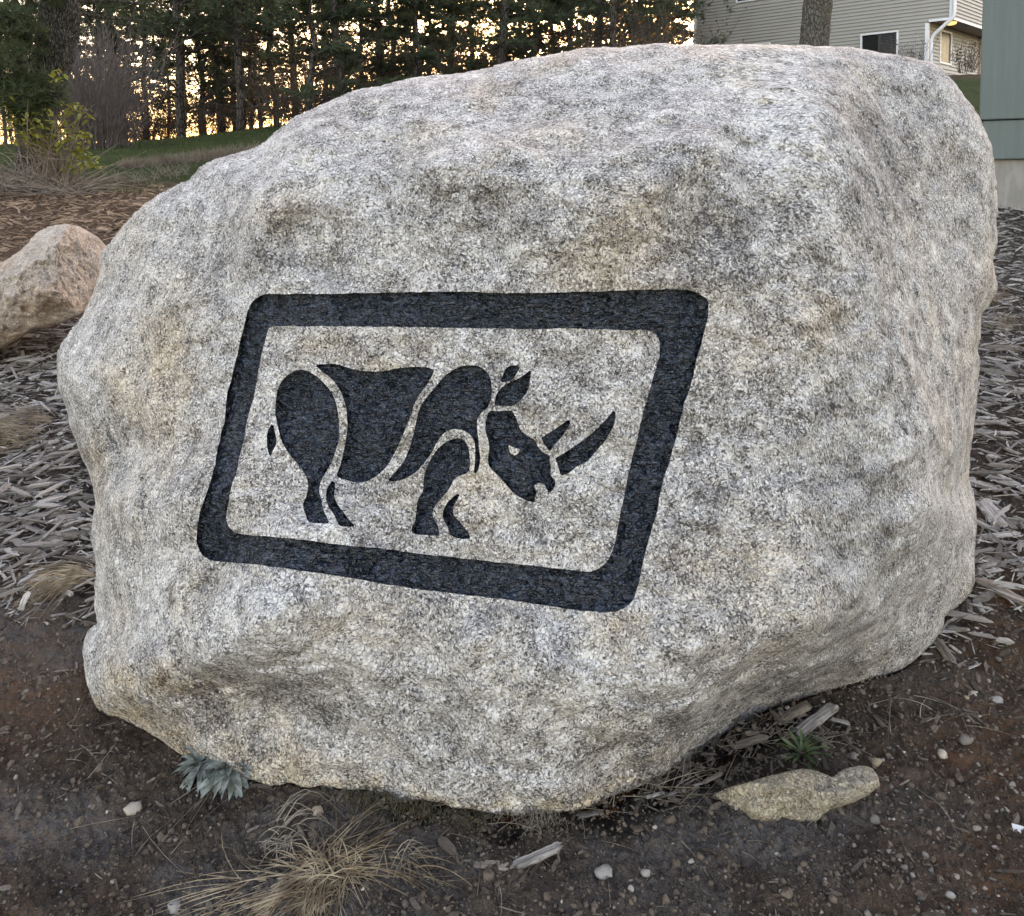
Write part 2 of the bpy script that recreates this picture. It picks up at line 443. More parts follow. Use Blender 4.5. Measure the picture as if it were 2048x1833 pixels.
# ------------------------------------------------------------------ polygons traced on the rock (photo pixels)
def crop(pts, ox, oy, s): return [(ox + x / s, oy + y / s) for x, y in pts]
OUT = [(114,713),(113,749),(119,779),(132,822),(142,858),(158,901),(175,940),(184,973),(189,993),(192,1002),(183,1050),(188,1114),(192,1133),(189,1183),(190,1220),(195,1247),(176,1261),(168,1284),(166,1307),(169,1339),(174,1371),(183,1398),(206,1430),(238,1434),(256,1446),(288,1460),(320,1481),(357,1508),(385,1527),(440,1552),(512,1562),(549,1573),(586,1567),(608,1576),(645,1572),(682,1579),(733,1581),(759,1592),(778,1601),(807,1603),(859,1603),(885,1606),(903,1616),(947,1621),(999,1630),(1050,1633),(1097,1627),(1177,1617),(1221,1595),(1265,1579),(1310,1562),(1348,1539),(1383,1524),(1413,1503),(1442,1474),(1478,1455),(1516,1431),(1544,1420),(1588,1405),(1623,1394),(1676,1378),(1723,1366),(1764,1356),(1793,1347),(1810,1338),(1828,1326),(1850,1303),(1870,1281),(1885,1258),(1891,1235),(1913,1215),(1936,1195),(1949,1169),(1950,1146),(1949,1113),(1951,1083),(1954,1060),(1954,1031),(1950,1004),(1944,975),(1937,952),(1941,932),(1939,905),(1946,879),(1949,849),(1953,816),(1954,795),(1954,762),(1961,725),(1955,699),(1961,679),(1962,646),(1964,630),(1979,610),(1992,590),(1995,570),(1989,544),(1987,514),(1993,498),(1996,480),(1993,445),(1996,423),(1995,399),(1992,353),(1987,318),(1982,290),(1969,257),(1952,223),(1932,196),(1915,173),(1894,149),(1878,134),(1857,123),(1827,117),(1790,110),(1749,103),(1698,95),(1664,92),(1597,91),(1512,89),(1428,90),(1371,89),(1308,88),(1237,94),(1190,95),(1151,100),(1111,108),(1064,116),(1013,126),(954,141),(895,149),(871,150),(820,157),(757,172),(718,179),(700,186),(679,193),(639,211),(600,229),(585,236),(551,264),(527,285),(502,298),(475,306),(447,313),(420,323),(399,336),(379,358),(354,370),(323,385),(303,396),(275,420),(248,451),(237,463),(224,478),(211,496),(199,512),(198,542),(189,578),(168,627),(145,657),(124,687)]
FR_OUT = [(522,591),(507,602),(495,623),(484,668),(470,729),(453,798),(448,848),(440,875),(426,945),(409,998),(397,1037),(393,1075),(397,1098),(409,1114),(426,1122),(495,1128),(553,1135),(611,1143),(688,1154),(765,1168),(842,1179),(920,1189),(1015,1200),(1092,1212),(1169,1222),(1215,1225),(1242,1220),(1262,1206),(1273,1183),(1279,1160),(1288,1118),(1300,1072),(1312,1033),(1319,995),(1327,960),(1338,929),(1348,891),(1358,852),(1367,814),(1381,775),(1392,725),(1408,668),(1415,637),(1418,608),(1412,597),(1392,585),(1373,580),(1342,579),(1246,581),(1169,584),(1092,586),(1015,587),(920,584),(803,585),(726,587),(649,588),(572,589),(537,588)]
FR_IN = [(538,657),(532,675),(522,714),(515,752),(507,798),(495,837),(488,879),(478,918),(472,948),(463,972),(457,1006),(453,1029),(455,1047),(465,1061),(478,1068),(534,1073),(611,1081),(688,1091),(765,1098),(842,1108),(920,1116),(977,1123),(1054,1131),(1131,1139),(1165,1143),(1185,1142),(1204,1133),(1217,1118),(1225,1102),(1233,1075),(1238,1041),(1246,1002),(1254,964),(1262,929),(1271,891),(1281,848),(1290,810),(1300,779),(1308,752),(1317,722),(1320,695),(1317,679),(1308,666),(1292,660),(1246,661),(1131,657),(1092,659),(1015,658),(900,656),(765,654),(611,653),(545,653)]
A = lambda p: crop(p, 520, 710, 5.0556)
B = lambda p: crop(p, 780, 710, 4.2375)
RUMP = A([(370,158),(450,155),(520,185),(590,230),(660,300),(720,375),(755,450),(780,540),(795,620),(800,720),(800,820),(785,900),(765,970),(740,1050),(700,1130),(660,1200),(625,1260),(605,1330),(600,1390),(620,1460),(635,1540),(660,1610),(690,1670),(705,1708),(640,1706),(560,1700),(490,1690),(465,1620),(440,1560),(435,1510),(465,1450),(475,1390),(485,1320),(475,1250),(450,1200),(410,1140),(360,1080),(310,1020),(260,950),(220,870),(190,770),(165,660),(155,560),(160,450),(185,340),(225,265),(290,200)])
TAIL = A([(140,618),(136,700),(150,780),(165,850),(160,910),(130,970),(105,1030),(92,1062),(88,1000),(72,930),(68,850),(75,780),(105,720),(125,660)])
BODY = A([(550,98),(620,95),(700,92),(790,100),(870,125),(960,150),(1060,165),(1150,170),(1250,165),(1350,145),(1450,130),(1580,122),(1680,128),(1764,150),(1745,200),(1715,260),(1660,340),(1600,420),(1555,510),(1530,600),(1490,700),(1455,790),(1420,870),(1380,960),(1330,1050),(1270,1140),(1200,1210),(1120,1260),(1040,1290),(960,1290),(880,1270),(800,1240),(768,1215),(800,1150),(825,1080),(850,960),(870,850),(882,740),(880,640),(870,540),(845,440),(810,360),(760,280),(690,215),(620,160)])
HIND = A([(745,1262),(762,1290),(760,1340),(752,1400),(755,1460),(790,1520),(850,1600),(910,1680),(972,1737),(890,1740),(805,1728),(770,1660),(730,1590),(690,1530),(670,1470),(668,1400),(680,1350),(710,1300)])
SHOULDER = B([(640,92),(720,92),(780,110),(820,145),(850,200),(862,270),(862,340),(850,400),(825,450),(780,490),(745,530),(735,590),(740,650),(750,720),(755,800),(765,880),(755,950),(730,1000),(697,1044),(710,980),(720,900),(722,820),(715,740),(690,690),(650,655),(600,635),(550,630),(500,640),(460,665),(420,710),(390,760),(360,820),(320,880),(270,940),(210,1000),(140,1045),(60,1070),(-24,1073)]) + [(797,937),(809,920),(819,896),(826,872),(832,846),(838,821),(846,805),(860,787),(879,764),(891,751),(907,740),(919,734)]
FRONT = B([(610,712),(560,710),(500,725),(450,755),(410,790),(375,840),(340,900),(305,970),(290,1030),(285,1100),(275,1160),(245,1210),(225,1280),(220,1350),(210,1420),(185,1460),(180,1500),(210,1518),(300,1528),(370,1532),(418,1533),(418,1500),(405,1450),(375,1400),(360,1350),(370,1300),(400,1260),(450,1200),(500,1140),(530,1080),(560,1040),(600,1020),(640,1010),(668,980),(680,920),(675,850),(665,790),(640,740)])
FRONT2 = B([(607,1150),(590,1185),(570,1230),(545,1270),(535,1320),(545,1365),(580,1405),(630,1460),(665,1510),(684,1560),(600,1560),(545,1545),(510,1520),(490,1460),(460,1410),(445,1360),(455,1310),(490,1250),(540,1200)])
EAR1 = B([(1096,90),(1030,92),(985,115),(960,160),(940,215),(935,242),(970,235),(1010,222),(1050,195),(1080,150),(1096,120)])
EAR2 = B([(1199,122),(1150,160),(1080,205),(1010,235),(950,275),(910,320),(893,370),(884,432),(960,432),(1050,430),(1100,390),(1150,330),(1180,260),(1190,190)])
HEAD = B([(850,475),(930,478),(1035,475),(1060,520),(1080,570),(1095,620),(1130,660),(1180,695),(1225,720),(1255,780),(1300,830),(1350,850),(1355,910),(1365,960),(1360,1020),(1390,1050),(1405,1080),(1395,1120),(1360,1165),(1345,1170),(1325,1130),(1310,1105),(1280,1085),(1245,1088),(1220,1110),(1230,1140),(1245,1170),(1230,1195),(1230,1250),(1180,1245),(1120,1215),(1070,1190),(1020,1145),(970,1080),(930,1040),(880,990),(840,945),(830,880),(840,800),(830,720),(810,650),(810,580),(825,520)])
EYE = B([(1005,763),(1040,780),(1080,795),(1104,800),(1090,830),(1060,854),(1030,845),(1010,810)])
HORN1 = B([(1532,530),(1500,560),(1430,610),(1350,660),(1281,703),(1300,745),(1330,790),(1358,828),(1380,780),(1420,735),(1460,690),(1500,630),(1525,580)])
HORN2 = B([(1901,458),(1870,505),(1820,560),(1750,630),(1680,690),(1600,750),(1520,805),(1450,850),(1401,878),(1420,930),(1440,1000),(1449,1027),(1520,1000),(1580,950),(1660,910),(1710,860),(1770,790),(1820,730),(1870,650),(1895,600),(1910,530),(1912,490)])

def densify(poly, step=6.0, rough=0.0, smooth=True):
    """Catmull-Rom through the traced points, with a little chisel roughness"""
    P = np.array(poly, float); n = len(P); out = []
    for i in range(n):
        p0, p1, p2, p3 = P[i - 1], P[i], P[(i + 1) % n], P[(i + 2) % n]
        def sharp(a, b, c):
            d1, d2 = b - a, c - b
            return np.dot(d1, d2) / (np.linalg.norm(d1) * np.linalg.norm(d2) + 1e-9) < 0.45
        m1 = np.zeros(2) if sharp(p0, p1, p2) else (p2 - p0) * 0.5
        m2 = np.zeros(2) if sharp(p1, p2, p3) else (p3 - p1) * 0.5
        L = np.linalg.norm(p2 - p1)
        m1 = m1 * min(1, L / (np.linalg.norm(m1) + 1e-9)); m2 = m2 * min(1, L / (np.linalg.norm(m2) + 1e-9))
        k = max(1, int(L / step))
        for j in range(k):
            t = j / k
            h = (2*t**3-3*t**2+1)*p1 + (t**3-2*t**2+t)*m1 + (-2*t**3+3*t**2)*p2 + (t**3-t**2)*m2
            out.append(h)
    P = np.array(out)
    if rough:
        q = np.stack([P[:, 0], P[:, 1], np.zeros(len(P))], 1)
        P = P + rough * np.stack([fbm(q, 1 / 24.0, 3, 0.6), fbm(q + 91, 1 / 24.0, 3, 0.6)], 1)
    return P
def sdf(px, py, poly):
    """signed distance (negative inside) and nearest point"""
    shp = px.shape; x = px.ravel(); y = py.ravel()
    best = np.full(x.shape, 1e18); nx = np.zeros_like(x); ny = np.zeros_like(x); ins = np.zeros(x.shape, bool)
    a = poly; b = np.roll(poly, -1, 0)
    for i in range(len(a)):
        ax, ay = a[i]; bx, by = b[i]; dx, dy = bx - ax, by - ay
        L = dx * dx + dy * dy + 1e-12
        t = np.clip(((x - ax) * dx + (y - ay) * dy) / L, 0, 1)
        qx = ax + t * dx; qy = ay + t * dy
        d = (x - qx) ** 2 + (y - qy) ** 2
        k = d < best
        best = np.where(k, d, best); nx = np.where(k, qx, nx); ny = np.where(k, qy, ny)
        if dy != 0:
            c = ((ay > y) != (by > y)) & (x < (y - ay) * dx / dy + ax)
            ins ^= c
    s = np.sqrt(best) * np.where(ins, -1, 1)
    return s.reshape(shp), nx.reshape(shp), ny.reshape(shp)

OUTD = densify(OUT, 7, 2.2)

# ------------------------------------------------------------------ the rock's depth (metres in front of the eye) at chosen spots of its face
CP = [(500,600,2.28),(950,600,2.19),(1400,600,2.16),(420,1100,2.1),(900,1150,2.01),(1250,1200,1.965),(700,850,2.15),(1200,850,2.08),(600,450,2.33),(1000,420,2.24),(1400,400,2.22),(1000,190,2.6),(1300,160,2.62),(800,330,2.34),(800,230,2.55),(1480,300,2.3),(1480,180,2.55),(620,300,2.44),(400,480,2.56),(300,520,2.62),(640,240,2.6),(480,700,2.26),(350,700,2.4),(220,700,2.56),(160,750,2.64),(260,850,2.45),(190,900,2.6),(230,910,2.54),(350,900,2.28),(250,975,2.36),(215,1000,2.42),(280,1100,2.24),(225,1150,2.34),(300,1250,2.15),(215,1250,2.36),(250,1330,2.16),(340,1335,2.04),(210,1380,2.24),(300,1420,2.14),(420,1330,1.94),(520,1335,1.925),(430,1372,2.03),(520,1376,2.03),(450,1460,2.07),(600,1340,1.935),(620,1385,2.01),(650,1430,2.02),(350,1375,2.05),(800,1330,1.935),(800,1400,1.955),(800,1500,1.985),(620,1500,2.03),(1050,1400,1.9),(1050,1550,1.92),(1250,1400,1.885),(1250,1470,1.92),(1250,1545,2.04),(1100,1250,1.96),(1500,1310,1.94),(1500,1365,2.05),(1500,1412,2.24),(1380,1390,1.9),(1380,1440,2.01),(1380,1490,2.14),(1620,1270,1.98),(1620,1330,2.14),(1720,1215,2.05),(1720,1290,2.22),(1850,1140,2.28),(1850,1230,2.42),(1500,900,2.06),(1500,1150,1.985),(1900,1000,2.45),(1900,1100,2.42),(1900,500,2.62),(1900,300,2.74),(1560,200,2.48),(1650,200,2.48),(1705,200,2.57),(1765,200,2.68),(1560,350,2.265),(1640,350,2.275),(1690,350,2.285),(1740,350,2.39),(1800,350,2.54),(1600,560,2.17),(1680,560,2.165),(1735,560,2.175),(1785,560,2.29),(1850,560,2.46),(1620,760,2.12),(1730,760,2.12),(1785,760,2.13),(1830,760,2.26),(1885,760,2.43),(1640,900,2.085),(1770,900,2.095),(1825,900,2.105),(1865,900,2.26),(1910,900,2.42),(1650,1010,2.06),(1790,1010,2.085),(1845,1010,2.11),(1887,1010,2.28),(1700,1120,2.06),(1800,1110,2.12),(1860,1090,2.22),(600,330,2.42),(560,330,2.45),(520,340,2.55),(565,400,2.3),(522,405,2.33),(478,410,2.46),(545,470,2.29),(507,475,2.315),(462,480,2.45),(505,560,2.29),(440,560,2.38),(300,985,2.23),(290,938,2.35),(400,935,2.17),(400,890,2.25),(880,311,2.2568),(880,279,2.3368),(960,306,2.2536),(960,274,2.3336),(1050,306,2.25),(1050,274,2.33),(1130,314,2.2468),(1130,282,2.3268),(1200,316,2.244),(1200,284,2.324),(1270,306,2.2412),(1270,274,2.3212),(1340,292,2.2384),(1340,260,2.3184),(1410,286,2.2356),(1410,254,2.3156)]
RIM = [(385,1527,2.12),(512,1562,2.05),(640,1573,2.02),(733,1581,2.01),(860,1603,1.97),(1000,1629,1.935),(1090,1627,1.94),(1177,1617,1.96),(1265,1579,2.02),(1350,1539,2.09),(1440,1475,2.21),(1516,1431,2.30),(1600,1400,2.33),(1676,1378,2.35),(1764,1356,2.38),(1850,1300,2.43),(1890,1240,2.48),(1950,1150,2.58),(1952,1050,2.60),(1940,900,2.65),(1955,760,2.68),(1963,640,2.70),(1992,560,2.75),(1995,400,2.80),(1970,260,2.84),(1930,196,2.85),(1850,122,2.85),(1750,103,2.82),(1660,92,2.78),(1510,90,2.78),(1360,89,2.8),(1200,95,2.8),(1060,117,2.8),(930,145,2.78),(820,157,2.76),(720,180,2.74),(639,210,2.72),(527,286,2.68),(450,313,2.70),(379,358,2.72),(310,392,2.76),(248,451,2.80),(198,542,2.82),(145,657,2.80),(114,730,2.76),(140,850,2.72),(175,940,2.66),(185,1050,2.52),(190,1190,2.46),(166,1300,2.40),(206,1430,2.30),(270,1452,2.24),(320,1481,2.19)]
_cp = np.array(CP + RIM, float)
def _tk(r2): return np.where(r2 > 0, 0.5 * r2 * np.log(np.maximum(r2, 1e-12)), 0)
_X = _cp[:, :2] / 1000.0
_K = _tk(((_X[:, None] - _X[None]) ** 2).sum(-1)) + 6e-5 * np.eye(len(_X))
_Pm = np.concatenate([np.ones((len(_X), 1)), _X], 1)
_S = np.block([[_K, _Pm], [_Pm.T, np.zeros((3, 3))]])
_W = np.linalg.solve(_S, np.concatenate([_cp[:, 2], np.zeros(3)]))
def tps(u, v):
    x = np.stack([u.ravel(), v.ravel()], 1) / 1000.0; out = np.empty(len(x))
    for i in range(0, len(x), 20000):
        q = x[i:i + 20000]
        k = _tk(((q[:, None] - _X[None]) ** 2).sum(-1))
        out[i:i + 20000] = k @ _W[:-3] + _W[-3] + q @ _W[-2:]
    return out.reshape(u.shape)
def rock_depth(u, v, s_rim):
    Y = tps(u, v)
    w = 55.0
    t = np.clip(-s_rim / w, 0, 1)
    c = np.interp(v, [90, 400, 1100, 1400, 1600], [0.10, 0.09, 0.06, 0.012, 0.004])
    Y = Y + c * (1 - np.sqrt(np.clip(1 - (1 - t) ** 2, 0, 1)))
    P = at(u, v, Y)
    am = np.clip(0.35 + t * 0.65, 0, 1)
    Y = Y + am * (0.030 * fbm(P, 2.6, 2) + 0.016 * fbm(P + 5, 7.5, 3, 0.5) + 0.0045 * fbm(P + 9, 26.0, 3, 0.6) + 0.034 * (0.25 - np.abs(fbm(P + 61, 4.3, 3, 0.45))) + 0.012 * (0.25 - np.abs(fbm(P + 71, 11.0, 3, 0.5))))
    rg = 1 - np.abs(fbm(P + 31, 4.0, 3, 0.55)); Y = Y + am * 0.05 * np.clip(rg - 0.86, 0, 1)
    Y = Y - am * 0.0020 * fbm(P + 3, 95.0, 2, 0.6)
    return Y

# ------------------------------------------------------------------ the hillside
GL = np.array([(-60,-2.2),(0,-1.55),(1.5,-1.55),(1.8,-1.53),(2.1,-1.49),(2.3,-1.45),(2.9,-1.27),(4.0,-1.02),(4.8,-0.93),(7,-0.60),(9,-0.28),(12,0.02),(16,0.36),(24,0.72),(32,0.62),(60,-0.8),(500,-14)])
GM = np.array([(-60,-2.2),(0,-1.52),(1.5,-1.52),(1.7,-1.50),(2.0,-1.478),(2.4,-1.42),(3.2,-1.17),(4.4,-0.97),(6.3,-0.72),(9,-0.40),(16,0.55),(24,1.40),(32,1.6),(60,0.6),(500,-10)])
GR = np.array([(-60,-2.2),(0,-1.55),(1.5,-1.53),(1.8,-1.51),(2.1,-1.49),(2.4,-1.425),(2.9,-1.26),(3.4,-1.12),(4.7,-0.98),(6.3,-0.82),(9,-0.50),(16,0.71),(24,2.10),(27,2.45),(34,2.75),(60,2.9),(500,2)])
def _pch(T, y):
    # smooth monotone-ish interpolation
    x = T[:, 0]; z = T[:, 1]; m = np.gradient(z, x)
    i = np.clip(np.searchsorted(x, y) - 1, 0, len(x) - 2); h = x[i + 1] - x[i]; t = np.clip((y - x[i]) / h, 0, 1)
    return (2*t**3-3*t**2+1)*z[i] + (t**3-2*t**2+t)*h*m[i] + (-2*t**3+3*t**2)*z[i+1] + (t**3-t**2)*h*m[i+1]
def ground_z(X, Y, detail=True):
    X = np.asarray(X, float); Y = np.asarray(Y, float)
    a = X / np.maximum(Y, 1.2)
    wl = sstep(-0.10, -0.46, a); wr = sstep(0.10, 0.46, a)
    Z = wl * _pch(GL, Y) + wr * _pch(GR, Y) + (1 - wl - wr) * _pch(GM, Y)
    P = np.stack([X, Y, np.zeros_like(X)], -1)
    k = np.clip(np.maximum(Y, 1) / 6, 0.3, 1.6)
    Z = Z + 0.018 * k * fbm(P, 1.6, 3)
    if detail:
        near = np.exp(-np.clip(Y - 1.0, 0, 99) / 4.0)
        Z = Z + near * (0.024 * fbm(P + 4, 5.5, 5, 0.62) + 0.013 * np.abs(fbm(P + 8, 22, 4, 0.7)) )
    return Z
def gz(x, y): return float(ground_z(np.array(float(x)), np.array(float(y)), False))
def hit(u, v, y0=1.0, y1=60.0):
    """where the line of sight through a photo pixel meets the hillside"""
    d = rays(np.array(float(u)), np.array(float(v)))
    Y = np.geomspace(y0, y1, 1500); P = d[None] * Y[:, None]
    g = ground_z(P[:, 0], P[:, 1], False)
    below = np.nonzero(P[:, 2] < g)[0]
    i = below[0] if len(below) else len(Y) - 1
    return Vector((P[i, 0], P[i, 1], g[i]))

# ================================================================== LARGE STRUCTURE
# ---- boulder
H = 3.0
us = np.arange(96, 2016, H); vs_ = np.arange(72, 1656, H)
U, Vv = np.meshgrid(us, vs_)
S_out, nx_, ny_ = sdf(U, Vv, OUTD)
k = np.abs(S_out) < 0.56 * H
U = np.where(k, nx_, U); Vv = np.where(k, ny_, Vv); S_out = np.where(k, 0.0, S_out)
pieces = [('carved_border', FR_OUT, 'frame'), ('body', BODY, 'b'), ('rump', RUMP, 'b'), ('tail', TAIL, 'b'), ('hind_leg', HIND, 'b'), ('shoulder', SHOULDER, 'b'),
          ('front_leg', FRONT, 'b'), ('front_leg', FRONT2, 'b'), ('ear', EAR1, 'b'), ('ear', EAR2, 'b'), ('head', HEAD, 'b'), ('horn', HORN1, 'b'), ('horn', HORN2, 'b')]
pid = np.full(U.shape, -1); S_emb = np.full(U.shape, 1e3); NX = np.zeros(U.shape); NY = np.zeros(U.shape)
for i, (nm, poly, kd) in enumerate(pieces):
    D = densify(poly, 5, 1.4 if kd == 'frame' else 0.6)
    lo = D.min(0) - 14; hi = D.max(0) + 14
    sel = (U > lo[0]) & (U < hi[0]) & (Vv > lo[1]) & (Vv < hi[1])
    s, ax, ay = sdf(U[sel], Vv[sel], D)
    if kd == 'frame' or nm == 'head':
        s2, bx, by = sdf(U[sel], Vv[sel], densify(FR_IN, 5, 1.2) if kd == 'frame' else densify(EYE, 4))
        s2 = -s2; kk = s2 > s
        s = np.where(kk, s2, s); ax = np.where(kk, bx, ax); ay = np.where(kk, by, ay)
    cur = S_emb[sel]; upd = s < cur
    S_emb[sel] = np.where(upd, s, cur)
    t = NX[sel]; NX[sel] = np.where(upd, ax, t); t = NY[sel]; NY[sel] = np.where(upd, ay, t)
    t = pid[sel]; pid[sel] = np.where(upd, i, t)
k = np.abs(S_emb) < 0.56 * H
U = np.where(k, NX, U); Vv = np.where(k, NY, Vv); S_emb = np.where(k, 0.0, S_emb)
inside = S_out <= 0
Ydep = np.zeros(U.shape)
Ydep[inside] = rock_depth(U[inside], Vv[inside], S_out[inside])
# hand-cut features: the ledge across the top, the lip at lower left
nrow, ncol = U.shape
idx = np.arange(nrow * ncol).reshape(nrow, ncol)
a, b_, c_, d_ = idx[:-1, :-1].ravel(), idx[:-1, 1:].ravel(), idx[1:, 1:].ravel(), idx[1:, :-1].ravel()
Uf, Vf, Se, So, Yf, Pf = U.ravel(), Vv.ravel(), S_emb.ravel(), S_out.ravel(), Ydep.ravel(), pid.ravel()
ok = (So[a] <= 0).astype(int) + (So[b_] <= 0) + (So[c_] <= 0) + (So[d_] <= 0)
use_ac = ((np.sign(Se[a]) * np.sign(Se[c_]) >= 0) & ~((np.sign(Se[b_]) == 0) & (np.sign(Se[d_]) == 0) & (np.sign(Se[a]) * np.sign(Se[c_]) < 0)))
T = np.concatenate([np.stack([a, d_, c_], 1)[use_ac], np.stack([a, c_, b_], 1)[use_ac], np.stack([a, d_, b_], 1)[~use_ac], np.stack([b_, d_, c_], 1)[~use_ac]])
T = T[(So[T] <= 0).all(1)]
# drop slivers that collapsed on the outline
ar = np.abs((Uf[T[:, 1]] - Uf[T[:, 0]]) * (Vf[T[:, 2]] - Vf[T[:, 0]]) - (Uf[T[:, 2]] - Uf[T[:, 0]]) * (Vf[T[:, 1]] - Vf[T[:, 0]]))
T = T[ar > 0.05]
tsum = np.sign(Se[T]).sum(1); tmean = Se[T].mean(1)
emb = np.where(tsum != 0, tsum < 0, tmean < 0)
BO = Vector((0.0, 2.45, -1.35))
P3 = at(Uf, Vf, np.where(Yf > 0, Yf, 1.0))
def boundary_edges(T):
    E = np.concatenate([T[:, [0, 1]], T[:, [1, 2]], T[:, [2, 0]]])
    key = np.sort(E, 1); kk = key[:, 0].astype(np.int64) * 10_000_000 + key[:, 1]
    _, inv, cnt = np.unique(kk, return_inverse=True, return_counts=True)
    return E[cnt[inv] == 1]
def compact(V, T):
    used = np.unique(T); m = np.full(len(V), -1); m[used] = np.arange(len(used))
    return V[used], m[T], m
Tb = T[~emb]
# back shell from the outer boundary loop
BE = boundary_edges(T)
nxt = {int(x): int(y) for x, y in BE}
loops = []; seen = set()
for s0 in nxt:
    if s0 in seen: continue
    L = []; cur = s0
    while cur not in seen and cur in nxt:
        seen.add(cur); L.append(cur); cur = nxt[cur]
    loops.append(L)
loop = max(loops, key=len)
LP = P3[loop]
cen = LP.mean(0); NR = 14
rings = []
for r_ in range(1, NR + 1):
    th = r_ / NR * math.pi / 2
    sc = math.cos(th) * 0.97 + 0.03 * (1 - r_ / NR)
    Q = cen + (LP - cen) * sc
    Q[:, 1] = LP[:, 1] * (1 - r_ / NR * 0.9) + cen[1] * (r_ / NR * 0.9) + 0.62 * math.sin(th)
    Q = cen + (Q - cen) * (1 - 0.07 * min(1, r_ / 3)); Q += 0.03 * min(1, (r_ - 1) / 5) * np.stack([fbm(Q + 3, 2.5, 3), fbm(Q + 40, 2.5, 3), fbm(Q + 77, 2.5, 3)], 1)
    rings.append(Q)
VB, TB, mp = compact(P3, Tb)
nL = len(loop); base0 = len(VB)
allV = np.concatenate([VB] + rings + [np.mean(rings[-1], 0, keepdims=True)])
prev = mp[np.array(loop)]; FT = [TB]
for r_ in range(NR):
    cur = base0 + r_ * nL + np.arange(nL)
    p2, c2 = np.roll(prev, -1), np.roll(cur, -1)
    FT.append(np.stack([prev, cur, c2], 1)); FT.append(np.stack([prev, c2, p2], 1))
    prev = cur
FT.append(np.stack([prev, np.full(nL, len(allV) - 1), np.roll(prev, -1)], 1))
FT = np.concatenate(FT)[:, ::-1]
bo = np.array(BO)
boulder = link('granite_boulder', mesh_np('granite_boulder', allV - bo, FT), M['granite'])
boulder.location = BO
# dark mineral stains, overhang dirt with shade painted in, tan iron stains and clean pale bands, where they lie on the rock: (u, v, half width, half height, turn, strength)
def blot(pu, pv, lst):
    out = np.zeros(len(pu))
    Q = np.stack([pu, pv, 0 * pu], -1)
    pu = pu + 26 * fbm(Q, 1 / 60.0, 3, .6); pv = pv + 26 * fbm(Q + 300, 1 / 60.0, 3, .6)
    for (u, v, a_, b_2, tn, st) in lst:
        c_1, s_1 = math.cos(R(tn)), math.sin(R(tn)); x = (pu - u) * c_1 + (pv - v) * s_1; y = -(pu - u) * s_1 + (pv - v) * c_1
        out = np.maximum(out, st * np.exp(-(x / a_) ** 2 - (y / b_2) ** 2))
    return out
qv = proj(allV)
DARK = [(1290,1500,60,28,-32,1.2),(1390,1450,70,34,-34,1.2),(1480,1405,70,30,-25,1.2),(1580,1375,80,26,-15,1.1),(1680,1345,80,28,-14,1.0),(1790,1300,60,30,-25,.8),(530,500,14,60,8,1.2),(520,540,20,30,0,1.0),(1765,290,70,170,-18,.9),(1850,250,35,70,-18,.6),(1440,480,150,75,-12,.9),(1480,560,60,40,0,.7),(1730,420,40,160,-16,.6),(1790,780,35,200,-10,.7),(1450,830,170,80,-8,.6),(1660,980,120,90,0,.5),(1520,780,40,60,0,.6),(1000,470,120,60,0,.5),(640,510,120,40,0,.5),(900,380,100,40,0,.35),(1350,350,150,40,-8,.5),(1640,560,25,70,0,.6),(450,1390,180,45,0,.8),(640,1430,120,50,0,.5),(200,900,35,60,0,.8),(460,470,60,110,20,.4),(840,1170,180,25,8,.4),(1400,1080,60,120,0,.5),(1120,760,90,50,0,.3),(1500,1400,260,40,-18,.6),(1350,1480,120,40,-25,.6)]  # leading entries: dirt plus painted shade under the overhang; then the left crease darkened
TAN = [(330,700,60,160,10,.8),(330,1370,70,30,0,.9),(1240,1260,60,60,0,.7),(1640,640,60,90,0,.6),(980,190,60,30,0,.6),(1090,270,90,40,0,.4),(190,930,30,60,0,.7),(640,700,80,40,0,.4),(1500,700,120,80,0,.35),(1350,1540,60,25,-30,.8),(560,1530,160,40,6,.5),(240,1360,50,40,0,.6),(740,1250,120,60,0,.3)]
TAN += [(u_, v_ - 8, 45, 16, 0, .8) for u_, v_ in OUT if v_ > 1420 and u_ < 1300]
PALE = [(1560,230,130,110,30,.8),(1780,850,60,200,-12,.7),(1860,1000,70,160,0,.6),(700,1290,300,60,4,.7),(1150,1380,260,80,0,.6),(830,480,120,40,0,.5),(1480,680,110,60,0,.5),(560,370,50,60,0,.5),(300,1150,90,120,0,.5)]
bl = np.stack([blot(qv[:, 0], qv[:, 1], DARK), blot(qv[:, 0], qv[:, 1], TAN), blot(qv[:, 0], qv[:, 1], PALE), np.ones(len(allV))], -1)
ca_ = boulder.data.color_attributes.new('stain_shade', 'FLOAT_COLOR', 'POINT'); ca_.data.foreach_set('color', bl.astype(np.float32).ravel())
tag(boulder, 'huge pale speckled granite boulder carved with a black framed rhinoceros', 'boulder')
RECESS = 0.020
parts = {}
